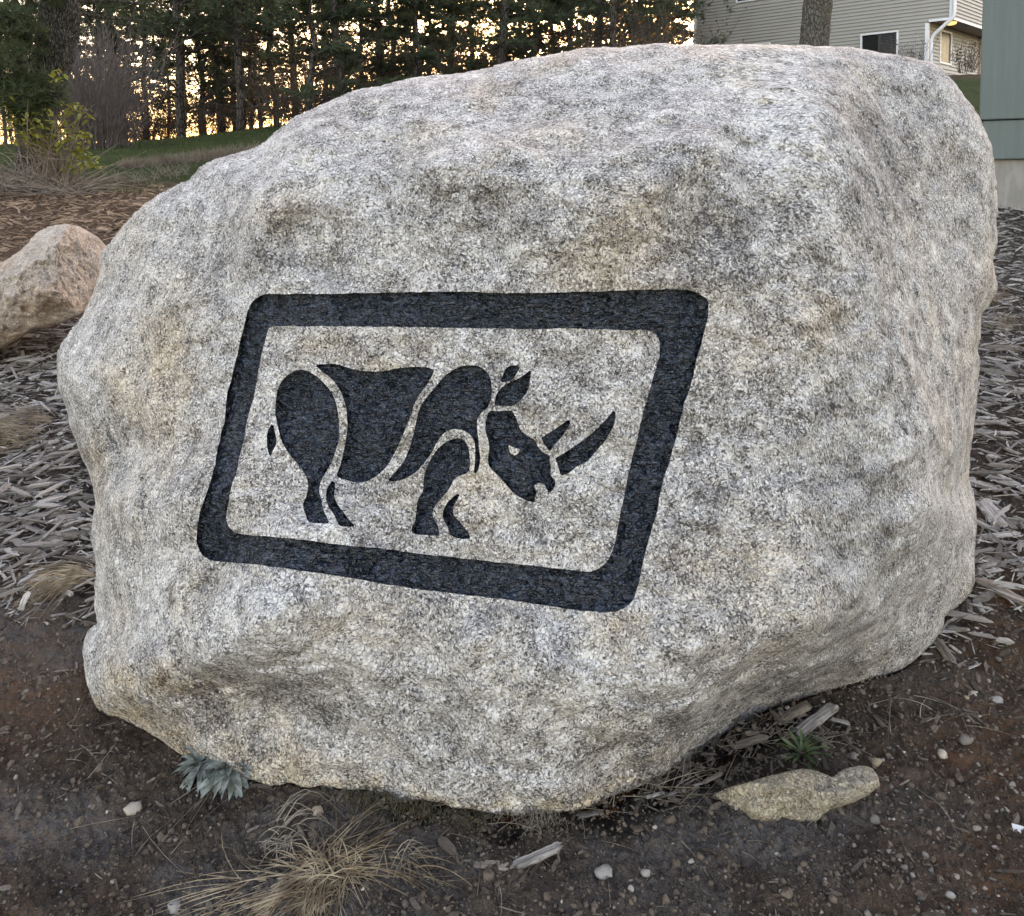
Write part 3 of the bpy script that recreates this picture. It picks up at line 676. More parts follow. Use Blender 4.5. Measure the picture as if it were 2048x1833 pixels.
for i, (nm, poly, kd) in enumerate(pieces):
    Tp = T[emb]; Tp = Tp[(np.where(Se[Tp] < 0, Pf[Tp], -2).max(1) == i)]
    if len(Tp) == 0: continue
    E = boundary_edges(Tp)
    Vt, Tt, mm = compact(P3, Tp)
    used = np.unique(Tp)
    Q = at(Uf[used], Vf[used], Yf[used])
    fl = Yf[used] + RECESS + 0.0040 * fbm((Q + 2) * np.array([.55, 1, 1.3]), 75, 2, 0.5)
    Vfl = at(Uf[used], Vf[used], fl)
    eb = np.unique(E); me_ = {int(x): j for j, x in enumerate(eb)}
    Vtop = at(Uf[eb], Vf[eb], Yf[eb] + 0.0004)
    n0 = len(Vfl)
    A0 = mm[E[:, 0]]; A1 = mm[E[:, 1]]
    B0 = n0 + np.array([me_[int(x)] for x in E[:, 0]]); B1 = n0 + np.array([me_[int(x)] for x in E[:, 1]])
    W = np.concatenate([np.stack([A1, A0, B0], 1), np.stack([A1, B0, B1], 1)])
    me = mesh_np(nm, np.concatenate([Vfl, Vtop]) - bo, np.concatenate([Tt, W])[:, ::-1], False)
    parts.setdefault(nm, []).append(link(nm, me, M['paint']))
parts['carved_border'][0].parent = boulder
body = parts['body'][0]; body.name = 'rhinoceros_carving'; body.parent = boulder
for nm, lst in parts.items():
    if nm in ('carved_border', 'body'): continue
    for o in lst: o.parent = body

# ---- ground sheet: polar grid round the viewer, fine where the photo looks
def ground_sheet():
    af = np.linspace(R(-37), R(37), 720); ab = np.linspace(R(37), R(323), 60)[1:-1]
    ang = np.concatenate([af, ab]); na = len(ang)
    r = [0.25, 0.5, 0.8, 1.1, 1.3]
    x = 1.42
    while x < 700:
        r.append(x); x *= 1.0026 if x < 3.2 else (1.008 if x < 12 else (1.03 if x < 40 else 1.15))
    r = np.array(r); Rr, An = np.meshgrid(r, ang, indexing='ij')
    X = Rr * np.sin(An); Y = Rr * np.cos(An)
    Z = ground_z(X, Y)
    # tucked under the rock, so that the rock stands in its own hollow
    P = np.stack([X, Y, Z], -1); q = proj(P)
    near = (Y > 1.5) & (Y < 3.6) & (np.abs(X) < 2.2)
    s = np.full(X.shape, 99.0)
    s[near] = sdf(q[..., 0][near], q[..., 1][near], OUTD[::2])[0]
    rimY = np.interp(q[..., 0], [150, 206, 385, 733, 1000, 1265, 1516, 1764, 1850, 1960], [2.4, 2.26, 2.1, 2.0, 1.92, 2.0, 2.2, 2.3, 2.36, 2.5])
    under = near & (s < 0)
    Z = np.where(under, Z - 0.10 * np.clip(-s / 40.0, 0, 1), Z)
    hol = near & (q[..., 0] > 1180) & (q[..., 0] < 1700)
    dd = np.clip(1 - s / 90.0, 0, 1)
    Z = np.where(hol & (s >= 0), Z - 0.075 * dd * dd * sstep(1180, 1320, q[..., 0]) * sstep(1720, 1560, q[..., 0]), Z)
    for (pu_, pv_, pr_, pd_) in [(835, 1618, .05, .05), (1008, 1644, .045, .04), (1225, 1612, .06, .05)]:
        h_ = hit(pu_, pv_); Z = Z - pd_ * np.exp(-((X - h_.x) ** 2 + (Y - h_.y) ** 2) / pr_ ** 2)
    V = np.stack([X, Y, Z], -1).reshape(-1, 3)
    nrr = len(r); id2 = np.arange(nrr * na).reshape(nrr, na); nx2 = np.roll(id2, -1, 1)
    Fq = np.stack([id2[:-1].ravel(), nx2[:-1].ravel(), nx2[1:].ravel(), id2[1:].ravel()], 1)[:, ::-1]
    c0 = len(V); V = np.concatenate([V, [[0, 0, gz(0, 0.01)]]])
    me = mesh_np('ground', V, Fq)
    o = link('ground', me, M['ground'])
    # zones
    a = V[:, 0] / np.maximum(V[:, 1], 0.3); Yv = V[:, 1]
    wob = 0.35 * fbm(V * [1, 1, 0], 1.2, 4)
    left = a < 0.0
    mul_l = sstep(2.55, 3.0, Yv + wob * 0.9) * sstep(5.6, 4.6, Yv + wob)
    mul_r = sstep(2.45, 3.0, Yv + wob * 0.8) * sstep(12.5, 10.5, Yv + wob)
    mul = np.where(left, mul_l, mul_r)
    edge = np.where(a > 0.36, 11.3 + 0 * a, 10.6 - 2.2 * sstep(-0.35, 0.1, a))
    lawn = sstep(edge - 0.7, edge + 0.5, Yv + wob * 1.2) * np.where(a > 0.36, sstep(25.0, 22.5, Yv), sstep(25.0, 21.5, Yv + wob * 2 + 2.0*(a<-0.36)))
    lit = np.clip(sstep(4.4, 5.6, Yv + wob) * np.where(left, 1, sstep(20.0, 21.0, Yv)), 0, 1)
    ca = me.color_attributes.new('zone', 'FLOAT_COLOR', 'POINT')
    ca.data.foreach_set('color', np.stack([mul, lawn, lit, np.ones_like(mul)], 1).astype(np.float32).ravel())
    def spots(lst):
        out = np.zeros(len(V)); wx = V[:, 0] + .10 * fbm(V * [1, 1, 0] + 7, 5, 4, .6); wy = V[:, 1] + .10 * fbm(V * [1, 1, 0] + 70, 5, 4, .6)
        for (u, v, rx, ry, st) in lst:
            h = hit(u, v); out = np.maximum(out, st * np.exp(-((wx - h.x) / rx) ** 2 - ((wy - h.y) / ry) ** 2))
        return out
    pc = np.stack([spots([(90,1655,.22,.10,1),(690,1800,.20,.07,1),(1480,1690,.22,.09,.9),(1280,1690,.14,.08,.8),(1700,1650,.2,.1,.6),(860,1700,.12,.06,.6),(1250,1790,.2,.06,.5),(700,1620,.2,.05,.3)]),
                   spots([(90,1400,.35,.16,1),(250,1500,.2,.08,.5),(2000,1540,.16,.12,.9),(1960,1780,.2,.1,.5),(620,1620,.12,.04,.6)]),
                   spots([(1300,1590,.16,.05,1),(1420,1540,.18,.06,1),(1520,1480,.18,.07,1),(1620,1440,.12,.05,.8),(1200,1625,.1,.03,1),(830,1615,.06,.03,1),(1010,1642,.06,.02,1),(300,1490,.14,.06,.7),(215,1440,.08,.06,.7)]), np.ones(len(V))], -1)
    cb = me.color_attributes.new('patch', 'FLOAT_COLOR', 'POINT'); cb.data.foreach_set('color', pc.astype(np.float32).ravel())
    tag(o, kind='structure')
    return o
ground = ground_sheet()

# ---- house
def house():
    al = math.atan(0.93); ca, sa = math.cos(al), math.sin(al)
    C = pt(1903, 138, 26.0); zb = C.z
    ax = Vector((ca, -sa, 0)); ay = Vector((sa, ca, 0))
    h = empty('house', C, -al)
    tag(h, 'beige clapboard house with white corner trim up the slope', 'house')
    def lx(u, v=60):                                   # photo column -> distance along the front wall
        p = on_plane(u, v, C, ay); return (p - C).dot(ax)
    def ly(u, v=60, off=0.0):                          # photo column -> distance back along the right-hand wall
        o = C + ax * off; p = on_plane(u, v, o, ax); return (p - o).dot(ay)
    def lz(v, u):
        p = on_plane(u, v, C, ay); return p.z - zb
    XL = lx(1387); XR = 0.0; XLOW = lx(1857); D = 9.0
    zs = lz(35, 1899); zt = 5.9
    wall = MB()
    wall.box(XL + 0.03, XLOW - 0.03, 0.04, D, -1.2, zs - 0.02)
    wall.box(XL + 0.03, XR - 0.03, 0.04, D, zs - 0.02, zt)
    w = wall.build('wall', M['siding'], h, False)
    # openings (x0, x1, z0, z1) on the front, (y0, y1, z0, z1) on the set-back lower side wall
    wA = (lx(1721), lx(1797), lz(62, 1760) - 1.05, lz(64.5, 1760))
    wB = (lx(1478), lx(1541), lz(88, 1510) - 1.0, lz(88, 1510))
    wC = (lx(1471), lx(1552), lz(1.5, 1510), lz(1.5, 1510) + 1.25)
    wD = (lx(1700), lx(1790), lz(-70, 1745), lz(-70, 1745) + 1.25)
    front = [wA, wB, wC, wD]
    s0, s1 = ly(1880, 95, XLOW), ly(1903, 95, XLOW)
    d0 = ly(1957, 100, XLOW)
    zwt = on_plane(1885, 60, C + ax * XLOW, ax).z - zb; zwb = on_plane(1885, 128, C + ax * XLOW, ax).z - zb
    sideo = [(s0, s1, zwb, zwt), (d0, d0 + 0.95, 0.0, 2.0)]
    ex = 0.105
    def cut(lo, hi, z0, z1, holes):
        segs = [(lo, hi)]
        for (a0, a1, b0, b1) in holes:
            if z1 <= b0 + 0.01 or z0 >= b1 - 0.01: continue
            ns = []
            for s_, e_ in segs:
                if a1 <= s_ or a0 >= e_: ns.append((s_, e_)); continue
                if a0 > s_: ns.append((s_, a0))
                if a1 < e_: ns.append((a1, e_))
            segs = ns
        return [q for q in segs if q[1] - q[0] > 0.05]
    def board(p0, p1, z0, axis):
        m = MB(); t0, t1, hh = 0.036, 0.004, ex + 0.008
        if axis == 'x':   # on the front wall, proud towards -y (wall face at y = 0.04)
            m.add([(p0, 0.04, z0), (p1, 0.04, z0), (p1, 0.04 - t0, z0), (p0, 0.04 - t0, z0), (p0, 0.04, z0 + hh), (p1, 0.04, z0 + hh), (p1, 0.04 - t1, z0 + hh), (p0, 0.04 - t1, z0 + hh)],
                  [(0, 1, 2, 3)[::-1], (4, 5, 6, 7), (3, 2, 6, 7), (0, 3, 7, 4), (2, 1, 5, 6)])
        else:             # on a right-hand wall whose face is at x = axis
            X = axis
            m.add([(X, p0, z0), (X, p1, z0), (X + t0, p1, z0), (X + t0, p0, z0), (X, p0, z0 + hh), (X, p1, z0 + hh), (X + t1, p1, z0 + hh), (X + t1, p0, z0 + hh)],
                  [(0, 1, 2, 3), (7, 6, 5, 4), (3, 7, 6, 2), (0, 4, 7, 3), (2, 6, 5, 1)])
        m.build('siding_board', M['siding'], w, False)
    z = -0.9
    while z < zt - 0.12:
        low = z < zs - 0.05
        for s_, e_ in cut(XL + 0.10, (XLOW - 0.10) if low else (XR - 0.10), z, z + ex, front): board(s_, e_, z, 'x')
        if low:
            for s_, e_ in cut(0.10, D - 0.1, z, z + ex, sideo): board(s_, e_, z, XLOW - 0.03)
        else: board(0.10, D - 0.1, z, XR - 0.03)
        z += ex
    def trim(*a): 
        m = MB(); m.box(*a); return m.build('corner_trim', M['white_trim'], h, False)
    trim(XL, XL + 0.10, 0.0, 0.10, -1.0, zt)
    trim(XR - 0.10, XR, 0.0, 0.10, zs, zt)
    trim(XLOW - 0.10, XLOW, 0.0, 0.10, -1.0, zs - 0.09)
    m = MB(); m.box(XLOW, XR + 0.004, -0.006, 0.03, zs - 0.07, zs - 0.002); m.box(XR - 0.03, XR + 0.01, 0.032, D, zs - 0.07, zs - 0.002)
    m.build('overhang_trim', M['white_trim'], h, False)
    m = MB(); m.box(XLOW - 0.02, XR - 0.032, 0.034, D - 0.02, zs - 0.045, zs - 0.023); m.build('soffit', M['soffit'], h, False)
    # soffit lamp
    lp = on_plane(1922, 43, Vector((0, 0, zb + zs - 0.06)), Vector((0, 0, 1)))
    q = Vector(((lp - C).dot(ax), (lp - C).dot(ay)))
    m = MB(); n = 14
    for k_, (r_, zz) in enumerate(((0.16, 0.0), (0.17, -0.03), (0.14, -0.07), (0.06, -0.095))):
        for t in range(n): m.v.append((min(q.x, XR - 0.25) + r_ * math.cos(t * 2 * math.pi / n), max(0.4, q.y) + r_ * math.sin(t * 2 * math.pi / n), zs - 0.046 + zz))
    for k_ in range(3):
        for t in range(n): m.f.append((k_ * n + t, k_ * n + (t + 1) % n, (k_ + 1) * n + (t + 1) % n, (k_ + 1) * n + t))
    m.f.append(tuple(3 * n + t for t in range(n)))
    m.build('ceiling_lamp', M['lamp'], h)
    # windows
    def window_x(o, blind):
        x0, x1, z0, z1 = o; f = MB(); t = 0.05
        for bx in ((x0, x0 + t, z0, z1), (x1 - t, x1, z0, z1), (x0 + t, x1 - t, z0, z0 + t), (x0 + t, x1 - t, z1 - t, z1)):
            f.box(bx[0], bx[1], -0.012, 0.06, bx[2], bx[3])
        fr = f.build('window', M['white_trim'], h, False)
        mid = (x0 + x1) / 2
        s = MB(); s.box(x0 + t, x1 - t, 0.031, 0.036, z0 + t, z1 - t); s.build('pane', M['glass'], fr, False)
        s = MB(); s.box(mid - 0.03, mid + 0.05, 0.005, 0.030, z0 + t, z1 - t); s.box(x1 - t - 0.045, x1 - t - 0.002, 0.005, 0.030, z0 + t, z1 - t)
        s.build('sash', M['dark_frame'], fr, False)
        if blind:
            zz = z0 + t + 0.01
            while zz < z1 - t - 0.03:
                b = MB(); b.add([(mid + 0.055, 0.012, zz), (x1 - t - 0.05, 0.012, zz), (x1 - t - 0.05, 0.027, zz + 0.03), (mid + 0.055, 0.027, zz + 0.03)], [(0, 1, 2, 3)])
                b.build('blind_slat', M['dark_frame'], fr, False); zz += 0.045
    window_x(wA, True); window_x(wB, False); window_x(wC, True); window_x(wD, True)
    X = XLOW - 0.03
    y0, y1, z0, z1 = sideo[0]; f = MB(); t = 0.05
    for bx in ((y0, y0 + t, z0, z1), (y1 - t, y1, z0, z1), (y0 + t, y1 - t, z0, z0 + t), (y0 + t, y1 - t, z1 - t, z1)):
        f.box(X - 0.02, X + 0.045, bx[0], bx[1], bx[2], bx[3])
    fr = f.build('window', M['white_trim'], h, False)
    s = MB(); s.box(X - 0.004, X + 0.012, y0 + t, y1 - t, z0 + t, z1 - t); s.build('pane', M['dull_glass'], fr, False)
    y0, y1, z0, z1 = sideo[1]
    dm = MB(); dm.box(X - 0.01, X + 0.03, y0, y1, z0, z1); dr = dm.build('door', M['door_brown'], h, False)
    for k_ in range(3):
        pm = MB(); pm.box(X + 0.031, X + 0.045, y0 + 0.12, y1 - 0.12, z0 + 0.12 + k_ * 0.62, z0 + 0.62 + k_ * 0.62); pm.build('door_panel', M['door_brown'], dr, False)
    # downspout
    g = MB()
    e0 = Vector((XR + 0.05, -0.05, 0)); pts = [(XR + 0.05, -0.05, zt), (XR + 0.05, -0.05, zs + 0.12), (XR + 0.03, -0.05, zs - 0.02)]
    ex_ = XLOW + 0.10
    pts += [(XR - 0.10, -0.05, zs - 0.12), (ex_ + 0.10, -0.05, zs - 0.42), (ex_, -0.05, zs - 0.56), (ex_, -0.05, zs - 0.8), (ex_, -0.05, -0.9)]
    g.tube(pts, 0.05, 8); g.build('downspout', M['white_trim'], h)
    # roof
    r = MB(); xm = (XL + XR) / 2
    r.add([(XL - 0.4, -0.5, zt), (XR + 0.4, -0.5, zt), (XR + 0.4, D + 0.5, zt), (XL - 0.4, D + 0.5, zt), (xm, -0.5, zt + 2.1), (xm, D + 0.5, zt + 2.1)],
          [(0, 3, 2, 1), (0, 1, 4), (2, 3, 5), (1, 2, 5, 4), (3, 0, 4, 5)])
    r.build('roof', M['shingle'], h, False)
    f = MB(); f.box(XL + 0.01, XLOW - 0.01, 0.05, D, -2.5, -1.0); f.build('foundation', M['concrete'], h, False)
    return h, C, ax, ay
house_o, HC, HAX, HAY = house()

# ---- green cabinet on its concrete footing
def cabinet():
    Y0 = 9.0
    c0 = pt(1963, 320, Y0)
    zb = c0.z
    e = empty('utility_cabinet', (c0.x, c0.y, gz(c0.x + 0.5, c0.y) - 0.05), R(-31))
    tag(e, 'tall grey-green painted metal cabinet standing on a concrete footing at the right edge', 'cabinet')
    zo = zb - e.location.z
    hs = (320 - 243) / F * Y0                              # lower band
    m = MB(); m.box(0.0, 1.7, 0.0, 1.1, zo, zo + hs); lower = m.build('lower_panel', M['cab_green'], e, False)
    m = MB(); m.box(-0.03, 1.73, -0.03, 1.13, zo + hs + 0.006, zo + 2.6); up = m.build('upper_panel', M['cab_green'], e, False)
    m = MB(); m.box(-0.05, 1.75, -0.05, 1.15, zo + 2.606, zo + 2.68); m.build('cap', M['cab_green'], e, False)
    m = MB(); m.box(0.11, 1.6, 0.06, 1.04, -0.6, zo - 0.004); m.build('concrete_footing', M['concrete'], e, False)
    for o in (lower, up):
        bv = o.modifiers.new('soft_edge', 'BEVEL'); bv.width = 0.012; bv.segments = 2
cabinet()

# ================================================================== TREES
def jit(v, a): return v + Vector((rnd.uniform(-a, a), rnd.uniform(-a, a), rnd.uniform(-a, a)))
def path(p, d, L, n, bend=0.15, droop=0.0):
    pts = [Vector(p)]; d = Vector(d).normalized()
    for i in range(n):
        d = (d + Vector((rnd.uniform(-bend, bend), rnd.uniform(-bend, bend), rnd.uniform(-bend, bend) - droop))).normalized()
        pts.append(pts[-1] + d * (L / n))
    return pts
def tuft(m, p, d, L, n, w, spread=0.9):
    """a spray of needles / small blades: thin triangles"""
    for i in range(n):
        q = (Vector(d) + Vector((rnd.uniform(-1, 1), rnd.uniform(-1, 1), rnd.uniform(-1, 1))) * spread).normalized()
        sdw = q.cross(Vector((rnd.uniform(-1, 1), rnd.uniform(-1, 1), rnd.uniform(-1, 1)))).normalized() * w
        e = Vector(p) + q * L * rnd.uniform(0.6, 1.15)
        b = len(m.v); m.v += [tuple(Vector(p) - sdw), tuple(Vector(p) + sdw), tuple(e)]; m.f.append((b, b + 1, b + 2))
def pine(h0, Ht, tr, reach, dens, dead=True, seed=1, gap=0.34):
    rnd.seed(seed)
    t = MB(); c = MB()
    n = 12
    tp = [Vector((0, 0, -0.4))]
    x = y = 0
    for i in range(1, n + 1):
        x += rnd.uniform(-.09, .09); y += rnd.uniform(-.09, .09); tp.append(Vector((x, y, Ht * i / n)))
    t.tube(tp, [tr * 1.2] + [tr * (1 - 0.9 * i / n) + 0.012 for i in range(1, n + 1)], 9)
    def along(z):
        f = max(0, min(n - 0.001, z / Ht * n)); i = int(f); return tp[i].lerp(tp[i + 1], f - i)
    z = 0.35
    while z < Ht - 0.3:
        live = z > h0
        k = rnd.randint(3, 5) if live else rnd.randint(2, 4)
        for j in range(k):
            aa = rnd.uniform(0, 6.283)
            u = (z - h0) / (Ht - h0) if live else 0
            L = reach * (1 - 0.75 * u) * rnd.uniform(0.5, 1.15) if live else reach * rnd.uniform(0.3, 0.7)
            d = Vector((math.cos(aa), math.sin(aa), rnd.uniform(-0.05, 0.35)))
            pts = path(along(z + rnd.uniform(-.15, .15)), d, L, 5, 0.18, 0.02)
            r0 = 0.009 + 0.010 * L
            t.tube(pts, [r0 * (1 - 0.8 * q / 5) for q in range(6)], 4, False)
            bushy = rnd.random() < .8
            for q in range(1, 6):
                for s_ in range(2):
                    dd = (pts[q] - pts[q - 1]).normalized()
                    sdv = dd.cross(Vector((0, 0, 1))).normalized() * rnd.choice((-1, 1))
                    sp = path(pts[q].lerp(pts[q - 1], rnd.random()), dd * 0.6 + sdv * rnd.uniform(.4, 1) + Vector((0, 0, rnd.uniform(-.35, .4))), L * rnd.uniform(.18, .42), 3, 0.25, 0.0)
                    t.tube(sp, [0.008, 0.006, 0.004, .002], 3, False)
                    if live and bushy and q > 1:
                        nd = dens if z < 6 else max(1, dens // 2)
                        for qq in range(nd):
                            f = (qq + rnd.random()) / nd * 3; i_ = min(2, int(f))
                            tuft(c, jit(sp[i_].lerp(sp[i_ + 1], f - i_), .03), (sp[3] - sp[0]).normalized() + Vector((0, 0, .3)), 0.20, 8, 0.012 if z < 6 else .02, 0.8)
                    elif not live:
                        for w_ in range(2):
                            b_ = sp[rnd.randint(0, 2)]; t.tube(path(b_, jit(dd, .9), L * rnd.uniform(.1, .25), 2, .3), [.004, .003, .0015], 3, False)
        z += rnd.uniform(gap * .7, gap * 1.4) if live else rnd.uniform(0.18, 0.4)
    return t.mesh('pine_trunk'), c.mesh('pine_crown', False)
def bare_tree(Ht, tr, spread, leaves, seed, lw=0.035, levels=4):
    rnd.seed(seed); t = MB(); c = MB()
    def grow(p, d, L, r, lev):
        pts = path(p, d, L, 4, 0.16, -0.03 if lev < 2 else 0.0)
        t.tube(pts, [r * (1 - 0.45 * q / 4) for q in range(5)], 6 if lev == 0 else 3, False)
        if lev >= levels - 1:
            for q in range(leaves):
                p_ = pts[rnd.randint(1, 4)]
                nrm = Vector((rnd.uniform(-1, 1), rnd.uniform(-1, 1), rnd.uniform(-1, 1))).normalized(); sd = nrm.orthogonal().normalized()
                up = nrm.cross(sd); w = lw * rnd.uniform(.6, 1.3); p_ = jit(p_, 0.05)
                c.add([tuple(p_), tuple(p_ + sd * w + up * w * .6), tuple(p_ + sd * w * 2), tuple(p_ + sd * w - up * w * .6)], [(0, 1, 2, 3)])
            return
        k = 5 if lev == 0 else 3
        for j in range(k):
            q = rnd.uniform(1.0 if lev else 1.2, 4.0); i = int(min(3, q))
            b = pts[i].lerp(pts[i + 1], q - i)
            dd = (pts[i + 1] - pts[i]).normalized()
            pr = Vector((rnd.uniform(-1, 1), rnd.uniform(-1, 1), rnd.uniform(-.3, .9)))
            grow(b, dd + pr * spread, L * rnd.uniform(.45, .7), r * 0.5, lev + 1)
        grow(pts[-1], (pts[-1] - pts[-2]), L * .6, r * .55, lev + 1)
    grow((0, 0, -0.2), (0, 0, 1), Ht * 0.5, tr, 0)
    return t.mesh('bare_trunk'), c.mesh('leaves', False)
def shrub_mesh(Ht, Wd, n, seed, leaf=0, lw=0.03, r=0.008, tw=3):
    rnd.seed(seed); t = MB(); c = MB()
    for i in range(n):
        aa = rnd.uniform(0, 6.283); s_ = rnd.random() ** 0.6
        p = Vector((math.cos(aa) * Wd * .25 * s_, math.sin(aa) * Wd * .25 * s_, -0.05))
        d = Vector((math.cos(aa) * s_ * Wd * .5, math.sin(aa) * s_ * Wd * .5, Ht)); L = d.length * rnd.uniform(.6, 1.05)
        pts = path(p, d, L, 5, 0.13, 0.0)
        t.tube(pts, [r * (1 - .8 * q / 5) for q in range(6)], 3, False)
        for q in range(tw):
            i_ = rnd.randint(1, 4); sp = path(pts[i_], (pts[i_ + 1] - pts[i_]).normalized() + Vector((rnd.uniform(-.8, .8), rnd.uniform(-.8, .8), rnd.uniform(-.2, .6))), L * rnd.uniform(.2, .42), 3, .2)
            t.tube(sp, [r * .5, r * .4, r * .3, r * .15], 3, False)
            for z_ in range(leaf):
                p_ = jit(sp[rnd.randint(0, 3)], lw); nrm = Vector((rnd.uniform(-1, 1), rnd.uniform(-1, 1), rnd.uniform(-1, 1))).normalized(); sd = nrm.orthogonal().normalized(); up = nrm.cross(sd); w = lw * rnd.uniform(.6, 1.2)
                c.add([tuple(p_), tuple(p_ + sd * w + up * w * .6), tuple(p_ + sd * w * 2), tuple(p_ + sd * w - up * w * .6)], [(0, 1, 2, 3)])
    return t.mesh('twigs'), (c.mesh('leaves', False) if leaf else None)
def plant_tree(name, loc, rz, sc, tm, cm, tmat, cmat, label, cat, group=None, tn='trunk', cn='crown'):
    e = empty(name, loc, rz); e.scale = (sc, sc, sc)
    tag(e, label, cat, group)
    link(tn, tm, tmat, e)
    if cm is not None and len(cm.polygons): link(cn, cm, cmat, e)
    return e
PV = [pine(1.0, 9.0, 0.085, 2.0, 6, True, 3, .4), pine(1.9, 11.0, 0.11, 2.2, 6, True, 5, .4), pine(0.7, 6.5, 0.06, 1.6, 6, True, 9, .34), pine(2.2, 11.5, 0.10, 2.3, 6, True, 14, .4)]
BV = [bare_tree(7.0, 0.06, 0.8, 3, 21, .035, 5), bare_tree(8.0, 0.07, 0.75, 2, 27, .035, 5), bare_tree(4.5, 0.04, 0.85, 5, 33, .035, 5)]
UV_ = [shrub_mesh(2.2, 2.3, 70, 41, 5, 0.035, 0.009, 5), shrub_mesh(1.5, 2.1, 60, 43, 6, 0.035, 0.008, 5)]
# (photo column, distance, kind, variant, size)
TREES = [(255,23,'p',1,1.0),(372,22.5,'p',3,1.0),(412,25.6,'p',2,1.15),(452,24,'p',1,.85),(487,22,'p',3,1.05),(560,25,'p',2,1.2),(625,20.5,'p',2,1.1),(694,21,'p',1,.9),(772,23,'p',0,1.0),(835,21.5,'p',2,1.0),(905,24,'p',2,1.2),
         (1000,22,'p',1,.95),(1076,23,'p',0,.95),(1150,24,'p',2,1.25),(1238,22.5,'p',3,1.0),(1290,26,'p',0,1.1),(1318,29,'p',3,1.05),(300,28,'p',0,1.0),(210,25,'p',0,1.05),(150,27,'p',1,1.0),(60,24,'p',0,1.0),(-40,26,'p',3,1.0),
         (340,31,'b',0,1.1),(530,32,'p',2,1.3),(600,30,'p',1,1.0),(740,30,'p',2,1.3),(800,29,'p',0,1.0),(870,31,'p',2,1.3),(955,29,'p',0,1.0),(1040,31,'p',2,1.3),(1110,28,'p',0,1.0),(1190,29,'p',1,1.0),(1265,31,'p',0,1.0),(1345,33,'p',1,1.0),(1352,39,'p',0,1.0),(1330,41,'p',3,1.1),(1200,45,'p',1,1.1),(1020,46,'p',0,1.2),(840,43,'p',0,1.2),(690,42,'p',0,1.2),(510,45,'p',3,1.2),(370,46,'p',1,1.2),(240,44,'p',0,1.2),(170,38,'p',3,1.2),
         (20,30,'b',1,1.0),(-120,25,'p',1,1.0),(480,35,'p',0,1.1),(660,36,'p',3,1.1),(420,30,'b',2,1.3),(1165,33,'b',2,1.4),(920,34,'p',1,1.1)]
rt = random.Random(99); nth = [0]; TREES.sort(key=lambda t: t[0])
side_words = {'p': 'dark green pine', 'b': 'bare brown leafed sapling'}
for u, Y, kd, vr, sc in TREES:
    x = (u - PW / 2) / F * Y
    loc = (x, Y, gz(x, Y) - 0.05)
    front = Y < 25.5 and 200 < u < 1400
    if front: nth[0] += 1
    if front:
        ordn = ['first', 'second', 'third', 'fourth', 'fifth', 'sixth', 'seventh', 'eighth', 'ninth', 'tenth', 'eleventh', 'twelfth', 'thirteenth', 'fourteenth', 'fifteenth', 'sixteenth', 'seventeenth', 'eighteenth'][nth[0] - 1]
        look = ['bushy low boughed pine', 'dark bare trunked pine', 'young low pine', 'slender pine with dead twigs'][vr] if kd == 'p' else 'thin bare tree with brown leaves'
        lab = look + ', ' + ordn + ' front trunk of the tree line from the left'
        if kd == 'p': plant_tree('pine_tree', loc, rt.uniform(0, 6.28), sc * rt.uniform(.94, 1.06), *PV[vr], M['bark'], M['needles'], lab, 'tree', 'front trunks of the tree line')
        else: plant_tree('bare_tree', loc, rt.uniform(0, 6.28), sc, *BV[vr], M['bark'], M['brown_leaf'], lab, 'tree', 'front trunks of the tree line', cn='leaves')
    elif kd == 'p':
        lab = ['bushy dark green pine in the back rows of the tree line', 'tall dark pine with a bare lower trunk in the back rows of the tree line',
               'short young pine in the back rows of the tree line', 'tall slender pine with dead lower twigs in the back rows of the tree line'][vr]
        plant_tree('pine_tree', loc, rt.uniform(0, 6.28), sc * rt.uniform(.94, 1.06), *PV[vr], M['bark'], M['needles'], lab, 'tree', ['bushy pines in the tree line', 'bare trunked pines in the tree line', 'young pines in the tree line', 'slender pines in the tree line'][vr])
    else:
        lab = ['thin bare branched tree with a few brown leaves in the tree line', 'taller bare branched tree with sparse brown leaves in the tree line', 'low sapling thick with brown leaves in the tree line'][vr]
        plant_tree('bare_tree', loc, rt.uniform(0, 6.28), sc, *BV[vr], M['bark'], M['brown_leaf'], lab, 'tree', ['thin bare trees in the tree line', 'taller bare trees in the tree line', 'brown saplings in the tree line'][vr], cn='leaves')
for i, (u, Y, vr, sc) in enumerate([(215,22.5,0,.8),(280,24,1,.8),(340,25,1,.7),(405,23,1,.6),(440,25,0,.7),(520,24,1,.7),(565,22,0,.8),(620,24,1,.9),(660,22,0,.9),(730,24,0,.9),(790,25,0,1.0),(850,24,1,1.0),(900,23,0,1.0),(960,25,0,1.0),(1030,24,0,1.0),(1100,24,0,1.1),(1170,23,0,1.1),(1220,25,0,1.1),(1270,23,0,1.1),(1330,27,0,1.2),(1362,32,0,1.1),(120,24,0,.9),(40,23,0,.9),(320,29,0,1.0),(475,27,0,1.0),(600,29,0,1.1),(770,28,0,1.1),(925,28,0,1.1),(1065,28,0,1.1),(1205,29,0,1.1),(190,26,0,1.0)]):
    x = (u - PW / 2) / F * Y
    plant_tree('undergrowth_shrub', (x, Y, gz(x, Y)), rt.uniform(0, 6.28), sc, *UV_[vr], M['twig'], M['brown_leaf'],
               ['tall brown leafed shrub under the tree line', 'low brown leafed shrub under the tree line'][vr], 'shrub', ['tall brown shrubs under the tree line', 'low brown shrubs under the tree line'][vr], 'stems', 'leaves')
x = (1312 - PW / 2) / F * 21.5  # added sapling: its orange leaves imitate sun glow coming through the trees
tm, cm = shrub_mesh(2.7, 0.9, 14, 77, 5, 0.04, 0.010)
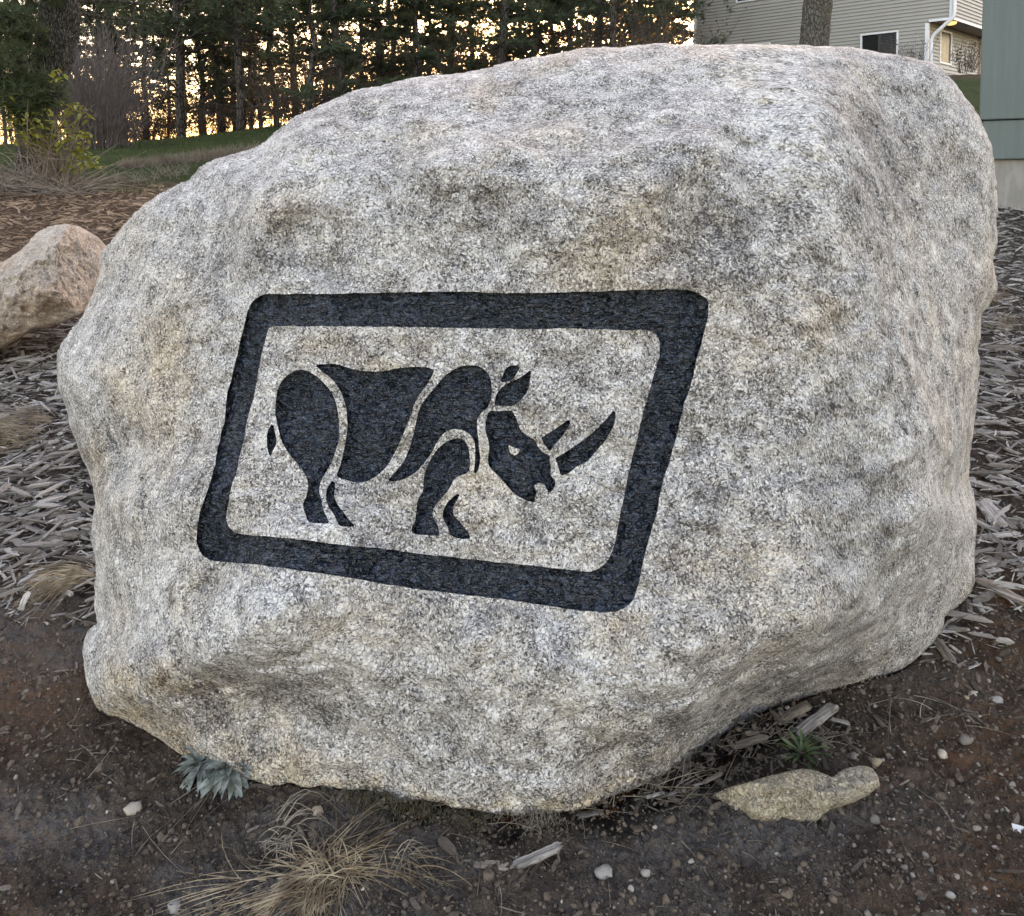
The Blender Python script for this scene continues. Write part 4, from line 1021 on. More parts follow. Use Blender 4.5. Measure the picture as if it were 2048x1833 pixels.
plant_tree('sun_glow_sapling', (x, 21.5, gz(x, 21.5)), 0, 1.0, tm, cm, M['twig'], M['sun_glow_leaf'], 'made-up small sapling whose orange leaves stand in for the sun glow beside the house', 'sun glow stand-in', None, 'stems', 'leaves')
# grey dense bush on the left, in front of the tree line
x = (205 - PW / 2) / F * 17.0
tm, cm = shrub_mesh(2.25, 2.3, 190, 51, 0, 0.02, 0.010, 7)
plant_tree('bare_bush', (x, 17.0, gz(x, 17.0)), 0, 1.0, tm, None, simple('grey_twig', (0.085, 0.068, 0.062), 0.9, (0.15, 0.125, 0.115), 6), None, 'big rounded bare bush of dense grey brown twigs at the lawn edge', 'bush', None, 'twigs')

# big flaky pine on the left
def left_pine():
    rnd.seed(123)
    Y = 8.6
    base = hit(72, 372); Yb = base.y
    pts = [base - Vector((0, 0, .2))]
    for (u, v) in [(76, 330), (74, 280), (76, 230), (88, 180), (104, 130), (114, 80), (120, 30), (126, -30), (135, -140), (150, -400), (160, -800)]:
        pts.append(pt(u, v, Yb))
    f = pts[0]
    e = empty('flaky_pine', f, 0)
    tag(e, 'thick leaning pine with flaky grey bark at the upper left', 'tree')
    # trunk with raised bark plates
    n = 64; fine = []
    for i in range(len(pts) - 1):
        for q in range(14): fine.append(pts[i].lerp(pts[i + 1], q / 14))
    fine.append(pts[-1])
    fa = np.array(fine); fa[1:-1] = (fa[:-2] + fa[1:-1] * 2 + fa[2:]) / 4
    rr = np.interp(np.arange(len(fa)), [0, 30, 60, 100, len(fa) - 1], [0.23, 0.185, 0.19, 0.20, 0.09])
    th = np.linspace(0, 2 * math.pi, n, endpoint=False)
    V = fa[:, None, :] + rr[:, None, None] * np.stack([np.cos(th), np.sin(th), 0 * th], -1)[None]
    rd = np.stack([np.cos(th), np.sin(th), 0 * th], -1)[None]
    q = V * np.array([1, 1, 0.35])
    pl = fbm(q, 13.0, 4, 0.6)
    V = V + rd * (0.030 * np.sign(pl) * np.abs(pl) ** 0.5)[..., None]
    V = V.reshape(-1, 3) - np.array(f); m_ = len(fa)
    ii = np.arange(m_ * n).reshape(m_, n); jj = np.roll(ii, -1, 1)
    Fq = np.stack([ii[:-1].ravel(), jj[:-1].ravel(), jj[1:].ravel(), ii[1:].ravel()], 1)
    link('trunk', mesh_np('trunk', V, Fq), M['bark_flaky'], e)
    c = MB(); b = MB()
    for (u, v, L, du, dv, nn) in [(10, 150, .9, 60, 30, 120), (20, 120, .7, -60, 50, 110), (10, 205, .8, 90, -10, 150), (70, 165, .5, 50, 30, 110), (0, 60, .9, 60, -20, 120), (20, 20, .8, -80, 20, 120), (0, 110, .7, 60, 10, 130), (40, -40, .9, 80, 30, 130), (30, 230, .6, 50, 10, 120), (180, -30, .8, 60, -20, 60), (60, 170, .5, -40, 20, 70), (20, 90, .6, 60, -10, 120), (-20, 180, .6, 70, 10, 110), (45, 260, .5, 30, 10, 110), (-10, 30, .6, 60, 20, 120), (80, 195, .4, -50, 10, 90)]:
        p0 = Vector(pt(u, v, Yb - rnd.uniform(.1, .7))) - f; p1 = Vector(pt(u + du, v + dv, Yb - rnd.uniform(.3, .9))) - f
        bb_ = MB(); cc_ = MB()
        bb_.tube([p1, p0.lerp(p1, .5) + Vector((0, 0, .04)), p0], [.012, .008, .003], 4, False)
        for k in range(nn):
            f_ = rnd.random() ** .8; q_ = jit(p0.lerp(p1, f_), .14)
            bb_.tube([p0.lerp(p1, f_), q_], [.004, .002], 3, False)
            tuft(cc_, q_, (p0 - p1).normalized() * .5 + Vector((0, 0, .2)), .13, 14, .0032, .8)
        bo_ = bb_.build('bough', M['bark'], e); cc_.build('needles', M['needles_near'], bo_, False)
    # limbs and needles above the frame
    for k in range(26):
        zf = rnd.uniform(.62, 1.0); i = int(zf * (len(fa) - 1)); p = Vector(fa[i]) - f; aa = rnd.uniform(0, 6.28)
        pp = path(p, (math.cos(aa), math.sin(aa), .2), 1.6, 5, .15, .02); b.tube(pp, [.03, .025, .02, .015, .01, .006], 5, False)
        for q_ in range(40): tuft(c, jit(pp[rnd.randint(2, 5)], .25), (pp[-1] - pp[0]).normalized(), .14, 8, .004, .9)
    b.build('upper_limbs', M['bark'], e)['kind'] = 'stuff'; c.build('upper_needles', M['needles_near'], e, False)['kind'] = 'stuff'
left_pine()

# tree in front of the house
def right_tree():
    rnd.seed(321)
    Y = 16.0
    x = (1640 - PW / 2) / F * Y; base = Vector((x, Y, gz(x, Y)))
    e = empty('furrowed_tree', base, 0)
    tag(e, 'thick straight trunk of furrowed grey brown bark in front of the house wall', 'tree')
    p0 = Vector(pt(1628, 96, Y)) - base; p1 = Vector(pt(1636, -10, Y)) - base
    d = (p1 - p0) / (p1.z - p0.z)
    n = 56; zz = np.linspace(-.3, 9.0, 170); th = np.linspace(0, 6.2832, n, endpoint=False)
    cx = p0.x + d.x * (zz - p0.z); rr = 0.262 * (1 - .05 * zz) * np.where(zz < .6, 1 + .5 * (0.6 - zz) ** 2, 1)
    V = np.stack([cx[:, None] + rr[:, None] * np.cos(th), p0.y + rr[:, None] * np.sin(th), zz[:, None] + 0 * th], -1)
    rd = np.stack([np.cos(th), np.sin(th), 0 * th], -1)[None]
    V = V + rd * (0.022 * np.abs(fbm(V * np.array([1, 1, .25]), 11, 3, .55)))[..., None]
    m_ = len(zz); ii = np.arange(m_ * n).reshape(m_, n); jj = np.roll(ii, -1, 1)
    link('trunk', mesh_np('trunk', V.reshape(-1, 3), np.stack([ii[:-1].ravel(), jj[:-1].ravel(), jj[1:].ravel(), ii[1:].ravel()], 1)), M['bark_right'], e)
    c = MB(); b = MB()
    for k in range(22):
        z = rnd.uniform(6.0, 9.0); aa = rnd.uniform(0, 6.28); p = Vector((p0.x + d.x * (z - p0.z), p0.y, z))
        pp = path(p, (math.cos(aa), math.sin(aa), .45), 2.0, 5, .15, .0); b.tube(pp, [.06, .05, .04, .03, .02, .01], 5, False)
        for q in range(26): tuft(c, jit(pp[rnd.randint(2, 5)], .3), (pp[-1] - pp[0]).normalized(), .2, 7, .008, .9)
    b.build('limbs', M['bark_right'], e); c.build('crown', M['needles'], e, False)
right_tree()

# twiggy shrubs against the house
for (u, v, ht, wd, n, lf, lab) in [(1826, 132, .85, 1.5, 30, 1, 'thin bare twiggy shrub against the front wall beside the house window'), (1928, 142, .95, 1.2, 36, 3, 'twiggy dark leafed shrub beside the house doorway under the overhang')]:
    p = pt(u, v, 25.2); tm, cm = shrub_mesh(ht, wd, n, u, lf, .035, .008)
    plant_tree('house_shrub', p, 0, 1.0, tm, cm, M['twig'], M['brown_leaf'], lab, 'shrub', None, 'stems', 'leaves')

# shrub with yellow green leaves, and the brambles round it
def yellow_shrub():
    rnd.seed(17)
    b0 = hit(110, 380); e = empty('yellow_leaf_shrub', b0, 0)
    tag(e, 'straggly shrub with yellow green leaf clusters at the foot of the flaky pine', 'shrub')
    st = MB(); tips = []
    for k in range(80):
        u = rnd.uniform(-10, 190); v = rnd.uniform(195, 330)
        p = jit(Vector((0, 0, 0)), .22); p.z = -.03
        q = Vector(pt(u, v, b0.y - rnd.uniform(-.2, .8))) - b0
        md = p.lerp(q, .5) + Vector((rnd.uniform(-.1, .1), 0, .18))
        pts = [p.lerp(md, t / 4 ) if t < 4 else md.lerp(q, (t - 4) / 4) for t in range(9)]
        for i_ in range(1, 8): pts[i_] = (pts[i_ - 1] + pts[i_] * 2 + pts[i_ + 1]) / 4
        st.tube(pts, [.0075 * (1 - .7 * t / 8) for t in range(9)], 4, False); tips.append(pts)
    st.build('stems', M['dry_cane'], e)
    lm = leaf_mesh('leaf_blade', 1.0, .5, .25, .15)
    clus = [(45,240),(100,235),(135,225),(165,225),(90,255),(55,275),(75,262),(118,265),(150,258),(170,270),(50,280),(85,295),(105,290),(130,285),(140,335),(165,300),(175,320),(110,155),(160,310),(60,262),(10,205),(185,325),(125,258)]
    for (u, v) in clus:
        p = Vector(pt(u, v, b0.y - rnd.uniform(.1, .6))) - b0
        for k in range(rnd.randint(13, 19)):
            o = link('leaf', lm, M['yellow_leaf'], e); o.location = jit(p, .085)
            s_ = rnd.uniform(.05, .085); o.scale = (s_, s_, s_)
            o.rotation_euler = (rnd.uniform(-.7, .7), rnd.uniform(-.9, .9), rnd.uniform(0, 6.28))
def leaf_mesh(name, L=1.0, W=0.4, curl=0.2, fold=0.15, n=6, tip=1.0, base=0.12):
    V = []; Fc = []
    for i in range(n + 1):
        t = i / n; w = W * .5 * (base + (1 - base) * math.sin(math.pi * min(1, t * 0.92 + .02)) ** .8) * (1 if t < 1 else .05)
        z = -curl * t * t; wav = .03 * math.sin(t * 11)
        V += [(t * L, -w, z + fold * w * 2 + wav), (t * L, 0, z), (t * L, w, z + fold * w * 2 - wav)]
    for i in range(n):
        for j in (0, 1): Fc.append((i * 3 + j, i * 3 + j + 1, i * 3 + j + 4, i * 3 + j + 3))
    me = bpy.data.meshes.new(name); me.from_pydata(V, [], Fc); me.polygons.foreach_set('use_smooth', [True] * len(Fc)); me.update(); return me
yellow_shrub()
def canes(name, spots, n, Lr, r, mat, label, cat, seed, up=0.5, kind=None):
    rnd.seed(seed); m = MB(); b0 = hit(*spots[0])
    for k in range(n):
        u, v = spots[rnd.randrange(len(spots))]
        p = hit(u + rnd.uniform(-30, 30), v + rnd.uniform(-8, 8))
        aa = rnd.uniform(0, 6.28); d = Vector((math.cos(aa), math.sin(aa), rnd.uniform(.1, 1) * up))
        pp = path(p - b0, d, rnd.uniform(*Lr), 5, .12, .07); m.tube(pp, [r, r * .9, r * .8, r * .6, r * .5, r * .3], 3, False)
    o = m.build(name, mat); o.location = b0
    return tag(o, label, cat, None, kind)
canes('bramble_patch', [(30, 380), (60, 384), (100, 382), (10, 376), (140, 386), (-30, 384)], 620, (.25, .95), .0055, M['dry_cane'], 'tangle of dry brown bramble canes at the left edge below the pine', 'brambles', 61, .8, 'stuff')
canes('dry_grass_fringe', [(215, 372), (250, 362), (290, 360), (330, 352), (350, 346), (190, 378)], 260, (.08, .24), .003, M['greystraw'], 'ragged fringe of dead grass along the edge of the lawn', 'grass', 62, 1.6, 'stuff')

# ================================================================== ROCKS
def lump(name, outline, depth, mat, amp, seed, back=0.35, drop=0.0, g=3.0, rim=.03, rough=1.5):
    """a stone: its visible face on a fine grid (depth as a function of place), closed by a back of its own"""
    D = densify(outline, 5, rough); lo = D.min(0) - 2 * g; hi = D.max(0) + 2 * g
    U1, V1 = np.meshgrid(np.arange(lo[0], hi[0], g), np.arange(lo[1], hi[1], g))
    S1, nx1, ny1 = sdf(U1, V1, D); k1 = np.abs(S1) < .56 * g
    U1 = np.where(k1, nx1, U1).ravel(); sh = V1.shape; V1 = np.where(k1, ny1, V1).ravel(); S1 = np.where(k1, 0, S1).ravel()
    Yq = depth(U1, V1)
    w = 30.0; t = np.clip(-S1 / w, 0, 1); Yq = Yq + rim * (1 - np.sqrt(np.clip(1 - (1 - t) ** 2, 0, 1)))
    P = at(U1, V1, Yq)
    Yq = Yq + (.25 + .75 * t) * (amp * fbm(P + seed, 6.0, 3, .5) + amp * 1.2 * (.25 - np.abs(fbm(P + seed * 2, 9.0, 4, .5))) + amp * .25 * fbm(P + seed, 40, 3, .6))
    P = at(U1, V1, Yq)
    ii = np.arange(sh[0] * sh[1]).reshape(sh); q = np.stack([ii[:-1, :-1].ravel(), ii[1:, :-1].ravel(), ii[1:, 1:].ravel(), ii[:-1, 1:].ravel()], 1)
    T1 = np.concatenate([q[:, [0, 1, 2]], q[:, [0, 2, 3]]]); T1 = T1[(S1[T1] <= 0).all(1)]
    ar1 = np.abs((U1[T1[:, 1]] - U1[T1[:, 0]]) * (V1[T1[:, 2]] - V1[T1[:, 0]]) - (U1[T1[:, 2]] - U1[T1[:, 0]]) * (V1[T1[:, 1]] - V1[T1[:, 0]])); T1 = T1[ar1 > .05]
    nx_2 = {int(x): int(y) for x, y in boundary_edges(T1)}; best = []; seen1 = set()
    for s0 in nx_2:
        L = []; c0 = s0
        while c0 not in seen1 and c0 in nx_2: seen1.add(c0); L.append(c0); c0 = nx_2[c0]
        if len(L) > len(best): best = L
    V2, T2, m2 = compact(P, T1); LP1 = P[best]; ce = LP1.mean(0); nl = len(best); AV = [V2]; prev1 = m2[np.array(best)]; FT1 = [T2]; cnt = len(V2)
    for r1 in range(1, 9):
        th = r1 / 8 * math.pi / 2; Q = ce + (LP1 - ce) * (math.cos(th) * .96 + .02); Q = Q + np.array([0, back * math.sin(th), -drop * math.sin(th)])
        AV.append(Q); cur1 = cnt + np.arange(nl); cnt += nl; p2, c2 = np.roll(prev1, -1), np.roll(cur1, -1)
        FT1 += [np.stack([prev1, cur1, c2], 1), np.stack([prev1, c2, p2], 1)]; prev1 = cur1
    V2 = np.concatenate(AV); b = np.array([ce[0], ce[1], V2[:, 2].min()])
    o = link(name, mesh_np(name, V2 - b, np.concatenate(FT1)[:, ::-1]), mat); o.location = Vector(b); return o
Z_ = lambda pts: crop(pts, 0, 400, 3.035)
side_rock = lump('pink_boulder', [(-160, 640), (-120, 590), (-60, 560)] + Z_([(0, 385), (60, 350), (130, 300), (170, 265), (195, 225), (250, 185), (300, 160), (400, 148), (450, 160), (520, 205), (570, 250), (615, 300), (630, 380), (610, 470), (570, 540), (520, 640), (470, 700), (400, 740), (340, 760), (280, 765), (200, 790), (100, 850), (30, 880)]) + [(-30, 715), (-90, 735), (-150, 710)],
                 lambda u, v: np.maximum.reduce([4.18 - .05 * (u - 100) / 100 - .10 * (v - 550) / 100 + .10 * np.exp(-((u - 60) ** 2 + (v - 630) ** 2) / 30 ** 2), 4.12 + .42 * (u - 100) / 100 - .13 * (v - 550) / 100, 4.30 - .28 * (u - 100) / 100 - .5 * (v - 490) / 100, 4.10 + .02 * (u - 100) / 100 + .16 * (v - 550) / 100, 4.16 - .34 * (u - 20) / 100 + 0 * v]), M['pink'], .035, 3.0, .5)
tag(side_rock, 'smaller pinkish tan angular boulder on the mulch left of the carved boulder', 'boulder')
cs2 = hit(1560, 1645).y
buried = lump('buried_stone', crop([(-290,1020),(-200,960),(-60,915),(0,900),(100,870),(250,830),(350,818),(450,822),(520,850),(570,862),(620,820),(700,800),(780,795),(840,815),(880,870),(890,930),(800,990),(700,1040),(560,1080),(430,1190),(300,1220),(150,1240),(0,1260),(-100,1270),(-220,1200)], 1500, 1300, 3.414),
              lambda u, v: np.maximum(np.maximum(cs2 + 0 * u, cs2 - .015 + (1585 - v) / 100 * .16 + .02 * (u - 1580) / 100), cs2 - .02 + .12 * np.abs(u - 1590) / 170 - .04), M['tan_stone'], .022, 8.0, .12, .14, 2.5, .012, 2.2)
tag(buried, 'low tan stone half buried in the soil at the lower right of the boulder', 'stone')

# ================================================================== WOOD, MULCH, GRAVEL
def shard(seed, n=4, prof=4, rag=.35):
    r = random.Random(seed); V = []; Fc = []
    xs = [-.5, -.5 + r.uniform(.06, .25), r.uniform(-.1, .1), .5 - r.uniform(.06, .3), .5]
    off = 0; offz = 0
    for i, x in enumerate(xs):
        end = i in (0, len(xs) - 1); w = r.uniform(.15, .55) if end else r.uniform(.8, 1.1); h = r.uniform(.2, .5) if end else r.uniform(.75, 1.1)
        off += r.uniform(-.25, .25); offz += r.uniform(-.2, .2)
        for k in range(prof):
            t = (k + .5) / prof * 6.283 + r.uniform(-.25, .25)
            V.append((x + r.uniform(-.06, .06) * (2 if end else 1), (math.cos(t) * .7 * w + off * .5) * .5, (math.sin(t) * .7 * h + offz * .5) * .5))
    for i in range(len(xs) - 1):
        for k in range(prof): Fc.append((i * prof + k, i * prof + (k + 1) % prof, (i + 1) * prof + (k + 1) % prof, (i + 1) * prof + k))
    Fc.append(tuple(range(prof))[::-1]); Fc.append(tuple((len(xs) - 1) * prof + k for k in range(prof)))
    return V, Fc
SH = [shard(s_) for s_ in range(12)]
SHM = []
for V, Fc in SH:
    me = bpy.data.meshes.new('wood_chip'); me.from_pydata(V, [], Fc); me.update(); SHM.append(me)
def frame_at(X, Y, yaw, tilt, roll):
    """local axes lying on the slope"""
    e = .03
    z0 = ground_z(X, Y, False); zx = (ground_z(X + e, Y, False) - z0) / e; zy = (ground_z(X, Y + e, False) - z0) / e
    N = np.stack([-zx, -zy, np.ones_like(zx)], -1); N /= np.linalg.norm(N, axis=-1)[..., None]
    d = np.stack([np.cos(yaw), np.sin(yaw), np.zeros_like(yaw)], -1)
    d = d - N * (d * N).sum(-1)[..., None]; d /= np.linalg.norm(d, axis=-1)[..., None]
    s = np.cross(N, d)
    d2 = d * np.cos(tilt)[..., None] + N * np.sin(tilt)[..., None]
    N2 = N * np.cos(tilt)[..., None] - d * np.sin(tilt)[..., None]
    s2 = s * np.cos(roll)[..., None] + N2 * np.sin(roll)[..., None]
    N3 = N2 * np.cos(roll)[..., None] - s * np.sin(roll)[..., None]
    return np.stack([d2, s2, N3], -1), z0
def joined(name, bases, idx, Mx, loc, sc, tone, mat, kind='stuff', smooth=False):
    AV = []; AF = []; AT = []; b = 0
    for bi, (V, Fc) in enumerate(bases):
        sel = np.nonzero(idx == bi)[0]
        if not len(sel): continue
        V = np.array(V); 
        tri = []
        for f in Fc:
            for k in range(1, len(f) - 1): tri.append((f[0], f[k], f[k + 1]))
        tri = np.array(tri)
        W = np.einsum('nij,nkj->nki', Mx[sel], V[None] * sc[sel][:, None, :]) + loc[sel][:, None, :]
        AV.append(W.reshape(-1, 3)); AF.append((tri[None] + (np.arange(len(sel)) * len(V))[:, None, None] + b).reshape(-1, 3))
        AT.append(np.repeat(tone[sel], len(V))); b += len(sel) * len(V)
    V = np.concatenate(AV); o0 = V.mean(0)
    me = mesh_np(name, V - o0, np.concatenate(AF), smooth)
    at_ = me.attributes.new('tone', 'FLOAT', 'POINT'); at_.data.foreach_set('value', np.concatenate(AT).astype(np.float32))
    o = link(name, me, mat); o.location = Vector(o0)
    if kind: o['kind'] = kind
    return o
def scatter(n, a0, a1, y0, y1, pw=1.0):
    Y = y0 + (y1 - y0) * nr.rand(n) ** pw; a = a0 + (a1 - a0) * nr.rand(n)
    return a * Y, Y
def visible(X, Y, Z, m=10):
    q = proj(np.stack([X, Y, Z], -1))
    on = (q[:, 0] > -m) & (q[:, 0] < PW + m) & (q[:, 1] > 0) & (q[:, 1] < PH + m)
    s = np.full(len(X), -1.0)
    s[on] = sdf(q[on, 0], q[on, 1], OUTD[::3])[0]
    behind = Y > 1.9
    return on & ((s > 4) | ~behind), q
# --- mulch
nL, nR2 = 9500, 11500
xl, yl = scatter(nL, -.74, -.42, 2.6, 5.6, 1.25); xr_, yr_ = scatter(nR2, .40, .74, 2.45, 10.2, 1.5)
X = np.concatenate([xl, xr_]); Y = np.concatenate([yl, yr_]); n = len(X)
Ln = np.exp(nr.normal(np.log(.031), .70, n)) * np.where(X < 0, 1.0, 1.15); Ln = np.clip(Ln, .008, .155)
wd = np.clip(Ln * np.exp(nr.normal(np.log(.11), .55, n)), .0012, .020); th_ = np.clip(wd * nr.uniform(.35, .9, n), .0015, .012)
yaw = np.where(X < 0, R(14), R(-6)) + nr.normal(0, .5, n)
stray = nr.rand(n) < .32; yaw = np.where(stray, nr.uniform(0, 6.28, n), yaw)
Mx, z0 = frame_at(X, Y, yaw, nr.normal(0, .2, n), nr.normal(0, .6, n))
loc = np.stack([X, Y, z0 + .004 + np.abs(nr.normal(0, .014, n))], -1); sc = np.stack([Ln, wd * 2, th_ * 2], -1)
# thin out towards the edges of the bed
edge = np.where(X < 0, sstep(2.55, 3.15, Y + .3 * fbm(loc, 1.3, 3)), sstep(2.4, 2.95, Y + .3 * fbm(loc, 1.3, 3)))
keep = nr.rand(n) < np.clip(edge + .06, 0, 1)
idx = nr.randint(0, 12, n); tone = nr.rand(n) ** .9
vis, q = visible(X, Y, loc[:, 2])
size = Ln * F / Y * np.sqrt(np.clip(wd * F / Y, 1, 99))
rank = np.where(vis & keep, size, -1); order = np.argsort(-rank)[:262]
ind = np.zeros(n, bool); ind[order] = True
rest = keep & ~ind
joined('wood_chips', SH, idx[rest], Mx[rest], loc[rest], sc[rest], tone[rest], M['chips'])
for i in np.nonzero(ind)[0]:
    o = link('wood_chip', SHM[idx[i]], M['wood'])
    mat4 = Matrix.Identity(4)
    for r_ in range(3):
        for c_2 in range(3): mat4[r_][c_2] = float(Mx[i][r_][c_2] * sc[i][c_2])
        mat4[r_][3] = float(loc[i][r_])
    o.matrix_world = mat4
    big = Ln[i] > .085
    if X[i] < 0: tag(o, 'long weathered grey wood shard in the mulch left of the boulder' if big else 'short grey wood chip in the mulch left of the boulder', 'wood chip', 'long chips in the left mulch' if big else 'short chips in the left mulch')
    else: tag(o, 'long weathered grey wood shard in the mulch right of the boulder' if big else 'short grey wood chip in the mulch right of the boulder', 'wood chip', 'long chips in the right mulch' if big else 'short chips in the right mulch')
for me in SHM:
    if not len(me.materials): me.materials.append(M['wood'])
# --- fine dark litter of small bits over the whole slope
X1, Y1 = scatter(2600, -.74, -.42, 2.4, 5.4, 1.2); X2, Y2 = scatter(3000, .40, .74, 2.2, 9, 1.5); X3, Y3 = scatter(1100, -.62, .62, 1.55, 2.5)
X4, Y4 = scatter(520, .13, .40, 1.95, 2.25)
X = np.concatenate([X1, X2, X3, X4]); Y = np.concatenate([Y1, Y2, Y3, Y4]); n = len(X)
Ln = np.clip(np.exp(nr.normal(np.log(.018), .5, n)), .005, .06); wd = Ln * nr.uniform(.06, .3, n)
Mx, z0 = frame_at(X, Y, nr.uniform(0, 6.28, n), nr.normal(0, .25, n), nr.normal(0, .6, n))
loc = np.stack([X, Y, ground_z(X, Y) + .001], -1)
joined('wood_splinters', SH, nr.randint(0, 12, n), Mx, loc, np.stack([Ln, wd * 2, wd * 1.3], -1), nr.rand(n) ** 1.8, M['damp_litter'])
# --- brown leaf and needle litter higher up on the left
X, Y = scatter(11000, -.74, -.24, 4.8, 10.2, 1.1); n = len(X)
Ln = np.clip(np.exp(nr.normal(np.log(.05), .5, n)), .015, .15); wd = Ln * nr.uniform(.03, .25, n)
Mx, z0 = frame_at(X, Y, nr.normal(R(10), .7, n), nr.normal(0, .25, n), nr.normal(0, .6, n))
kp = nr.rand(n) < sstep(4.6, 5.8, Y + .4 * fbm(np.stack([X, Y, 0 * X], -1), 1.2, 3)) * sstep(10.6, 9.4, Y)
loc = np.stack([X, Y, z0 + .008], -1)
joined('leaf_litter', SH, nr.randint(0, 12, n)[kp], Mx[kp], loc[kp], np.stack([Ln, wd * 2, wd], -1)[kp], nr.rand(n)[kp], M['litter'])

# --- stones
def pebble_mesh(seed, sub=2):
    import bmesh
    bm = bmesh.new(); bmesh.ops.create_icosphere(bm, subdivisions=sub, radius=.5)
    P = np.array([v.co[:] for v in bm.verts]); r = random.Random(seed)
    k = 1 + .42 * fbm(P + seed * 3.1, 1.7, 3, .55) - .22 * np.abs(fbm(P + seed, 3.4, 2))
    P = P * k[:, None] * np.array([r.uniform(.85, 1.15), r.uniform(.7, 1.0), r.uniform(.5, .75)])
    for v, p in zip(bm.verts, P): v.co = p
    V = [tuple(v.co) for v in bm.verts]; Fc = [tuple(v.index for v in f.verts) for f in bm.faces]
    me = bpy.data.meshes.new('pebble'); bm.to_mesh(me); bm.free()
    me.polygons.foreach_set('use_smooth', [True] * len(me.polygons)); me.update()
    return me, (V, Fc)
PB = [pebble_mesh(s_, 2) for s_ in range(6)]
PBs = [pebble_mesh(s_ + 20, 1)[1] for s_ in range(6)]
BIG = [(267,1615,30,'w',0,'pale rounded stone on bare soil left of the silvery plant'),(635,1621,26,'p',1,'flat tan oval stone on the soil below the boulder'),(1207,1742,34,'g',2,'round rough grey stone at the bottom right of the centre'),(1291,1743,24,'g',3,'half sunk grey stone beside the round grey stone'),
       (1262,1778,22,'w',4,'pale chipped stone below the round grey stone'),(348,1815,28,'g',5,'grey stone at the bottom edge left of the straw clump'),(640,1812,26,'w',0,'pale upright stone right of the straw clump base'),(1752,1523,24,'t',1,'tan rounded stone just above the half buried stone'),
       (1800,1515,16,'t',2,'small tan stone, left of a touching pair'),(1818,1516,16,'t',3,'small tan stone, right of a touching pair'),(1885,1507,28,'w',4,'pale angular stone on the dark soil at right'),(1945,1388,20,'w',0,'whitest cubic stone on the soil at lower right'),
       (1996,1402,28,'g',5,'flat grey stone on the soil near the right edge'),(1900,1790,20,'g',1,'smooth pale stone at the bottom right corner area'),(1918,1475,12,'w',2,'little white pebble below the angular pale stone'),(1033,1718,14,'w',3,'white pebble against the end of the light stick'),(965,1715,12,'w',5,'white pebble above the dark flat stick'),
       (1933,1394,18,'t',4,'brown rounded stone beside the whitest stone'),(1310,1655,12,'w',1,'small white pebble on the soil below the overhang'),(1382,1722,13,'w',2,'small white pebble on grey soil right of centre')]
smat = {'w': M['white_pebble'], 'p': simple('tan_pebble', (0.30, .22, .15), .7, (.38, .3, .22), 60, .3, 140, .002), 'g': simple('grey_pebble', (.20, .185, .17), .8, (.33, .31, .28), 70, .4, 150, .003), 't': simple('ochre_pebble', (.30, .24, .155), .75, (.22, .18, .12), 60, .3, 140, .002)}
for u, v, px, mk, sh_, lab in BIG:
    p = hit(u, v + px * .25); o = link('stone', PB[sh_][0].copy(), smat[mk]); s_ = px / F * p.y * 1.1
    o.scale = (s_, s_, s_); o.location = p + Vector((0, 0, s_ * .10)); o.rotation_euler = (rnd.uniform(-.3, .3), rnd.uniform(-.3, .3), rnd.uniform(0, 6.28))
    tag(o, lab, 'stone')
def pebbles(n, a0, a1, y0, y1, med, sg):
    X, Y = scatter(n, a0, a1, y0, y1); return X, Y, np.clip(np.exp(nr.normal(np.log(med), sg, n)), .0025, .034)
sets = [pebbles(420, -.60, .60, 1.58, 2.3, .0042, .5), pebbles(600, .30, .62, 1.62, 2.75, .0066, .55), pebbles(110, -.60, -.40, 2.0, 3.0, .006, .5), pebbles(700, -.60, .62, 1.58, 2.4, .0038, .3)]
X = np.concatenate([s_[0] for s_ in sets]); Y = np.concatenate([s_[1] for s_ in sets]); D_ = np.concatenate([s_[2] for s_ in sets]); n = len(X)
Zp = ground_z(X, Y); vis, q = visible(X, Y, Zp)
rank = np.where(vis, D_ * F / Y, -1); order = np.argsort(-rank)[:240]; ind = np.zeros(n, bool); ind[order] = True; ind &= vis
idx = nr.randint(0, 6, n)
for me, _ in PB: me.materials.append(M['pebble'])
for i in np.nonzero(ind)[0]:
    white = rnd.random() < .13
    me = PB[idx[i]][0]
    if white:
        key = 'w%d' % idx[i]
        if key not in globals(): globals()[key] = me.copy(); globals()[key].materials.clear(); globals()[key].materials.append(M['white_pebble'])
        me = globals()[key]
    o = link('pebble', me); o.location = (X[i], Y[i], Zp[i] + D_[i] * .02); o.scale = (D_[i],) * 3; o.rotation_euler = (rnd.uniform(-.4, .4), rnd.uniform(-.4, .4), rnd.uniform(0, 6.28))
    z_ = ('right' if X[i] > .25 * Y[i] else ('left' if X[i] < -.2 * Y[i] else 'mid'))
    w_ = {'right': 'bare soil right of the boulder', 'left': 'bare soil left of the boulder', 'mid': 'bare soil in front of the boulder'}[z_]
    tag(o, ('small whitish pebble on the ' if white else 'small grey brown pebble on the ') + w_, 'pebble', ('whitish' if white else 'grey brown') + ' pebbles on the ' + w_)
rest = ~ind
Mx, z0 = frame_at(X, Y, nr.uniform(0, 6.28, n), nr.normal(0, .2, n), nr.normal(0, .2, n))
joined('gravel', PBs, idx[rest], Mx[rest], np.stack([X, Y, Zp + D_ * .15], -1)[rest], np.repeat(D_[:, None], 3, 1)[rest], (nr.rand(n) ** 2.6)[rest], M['gravel'])
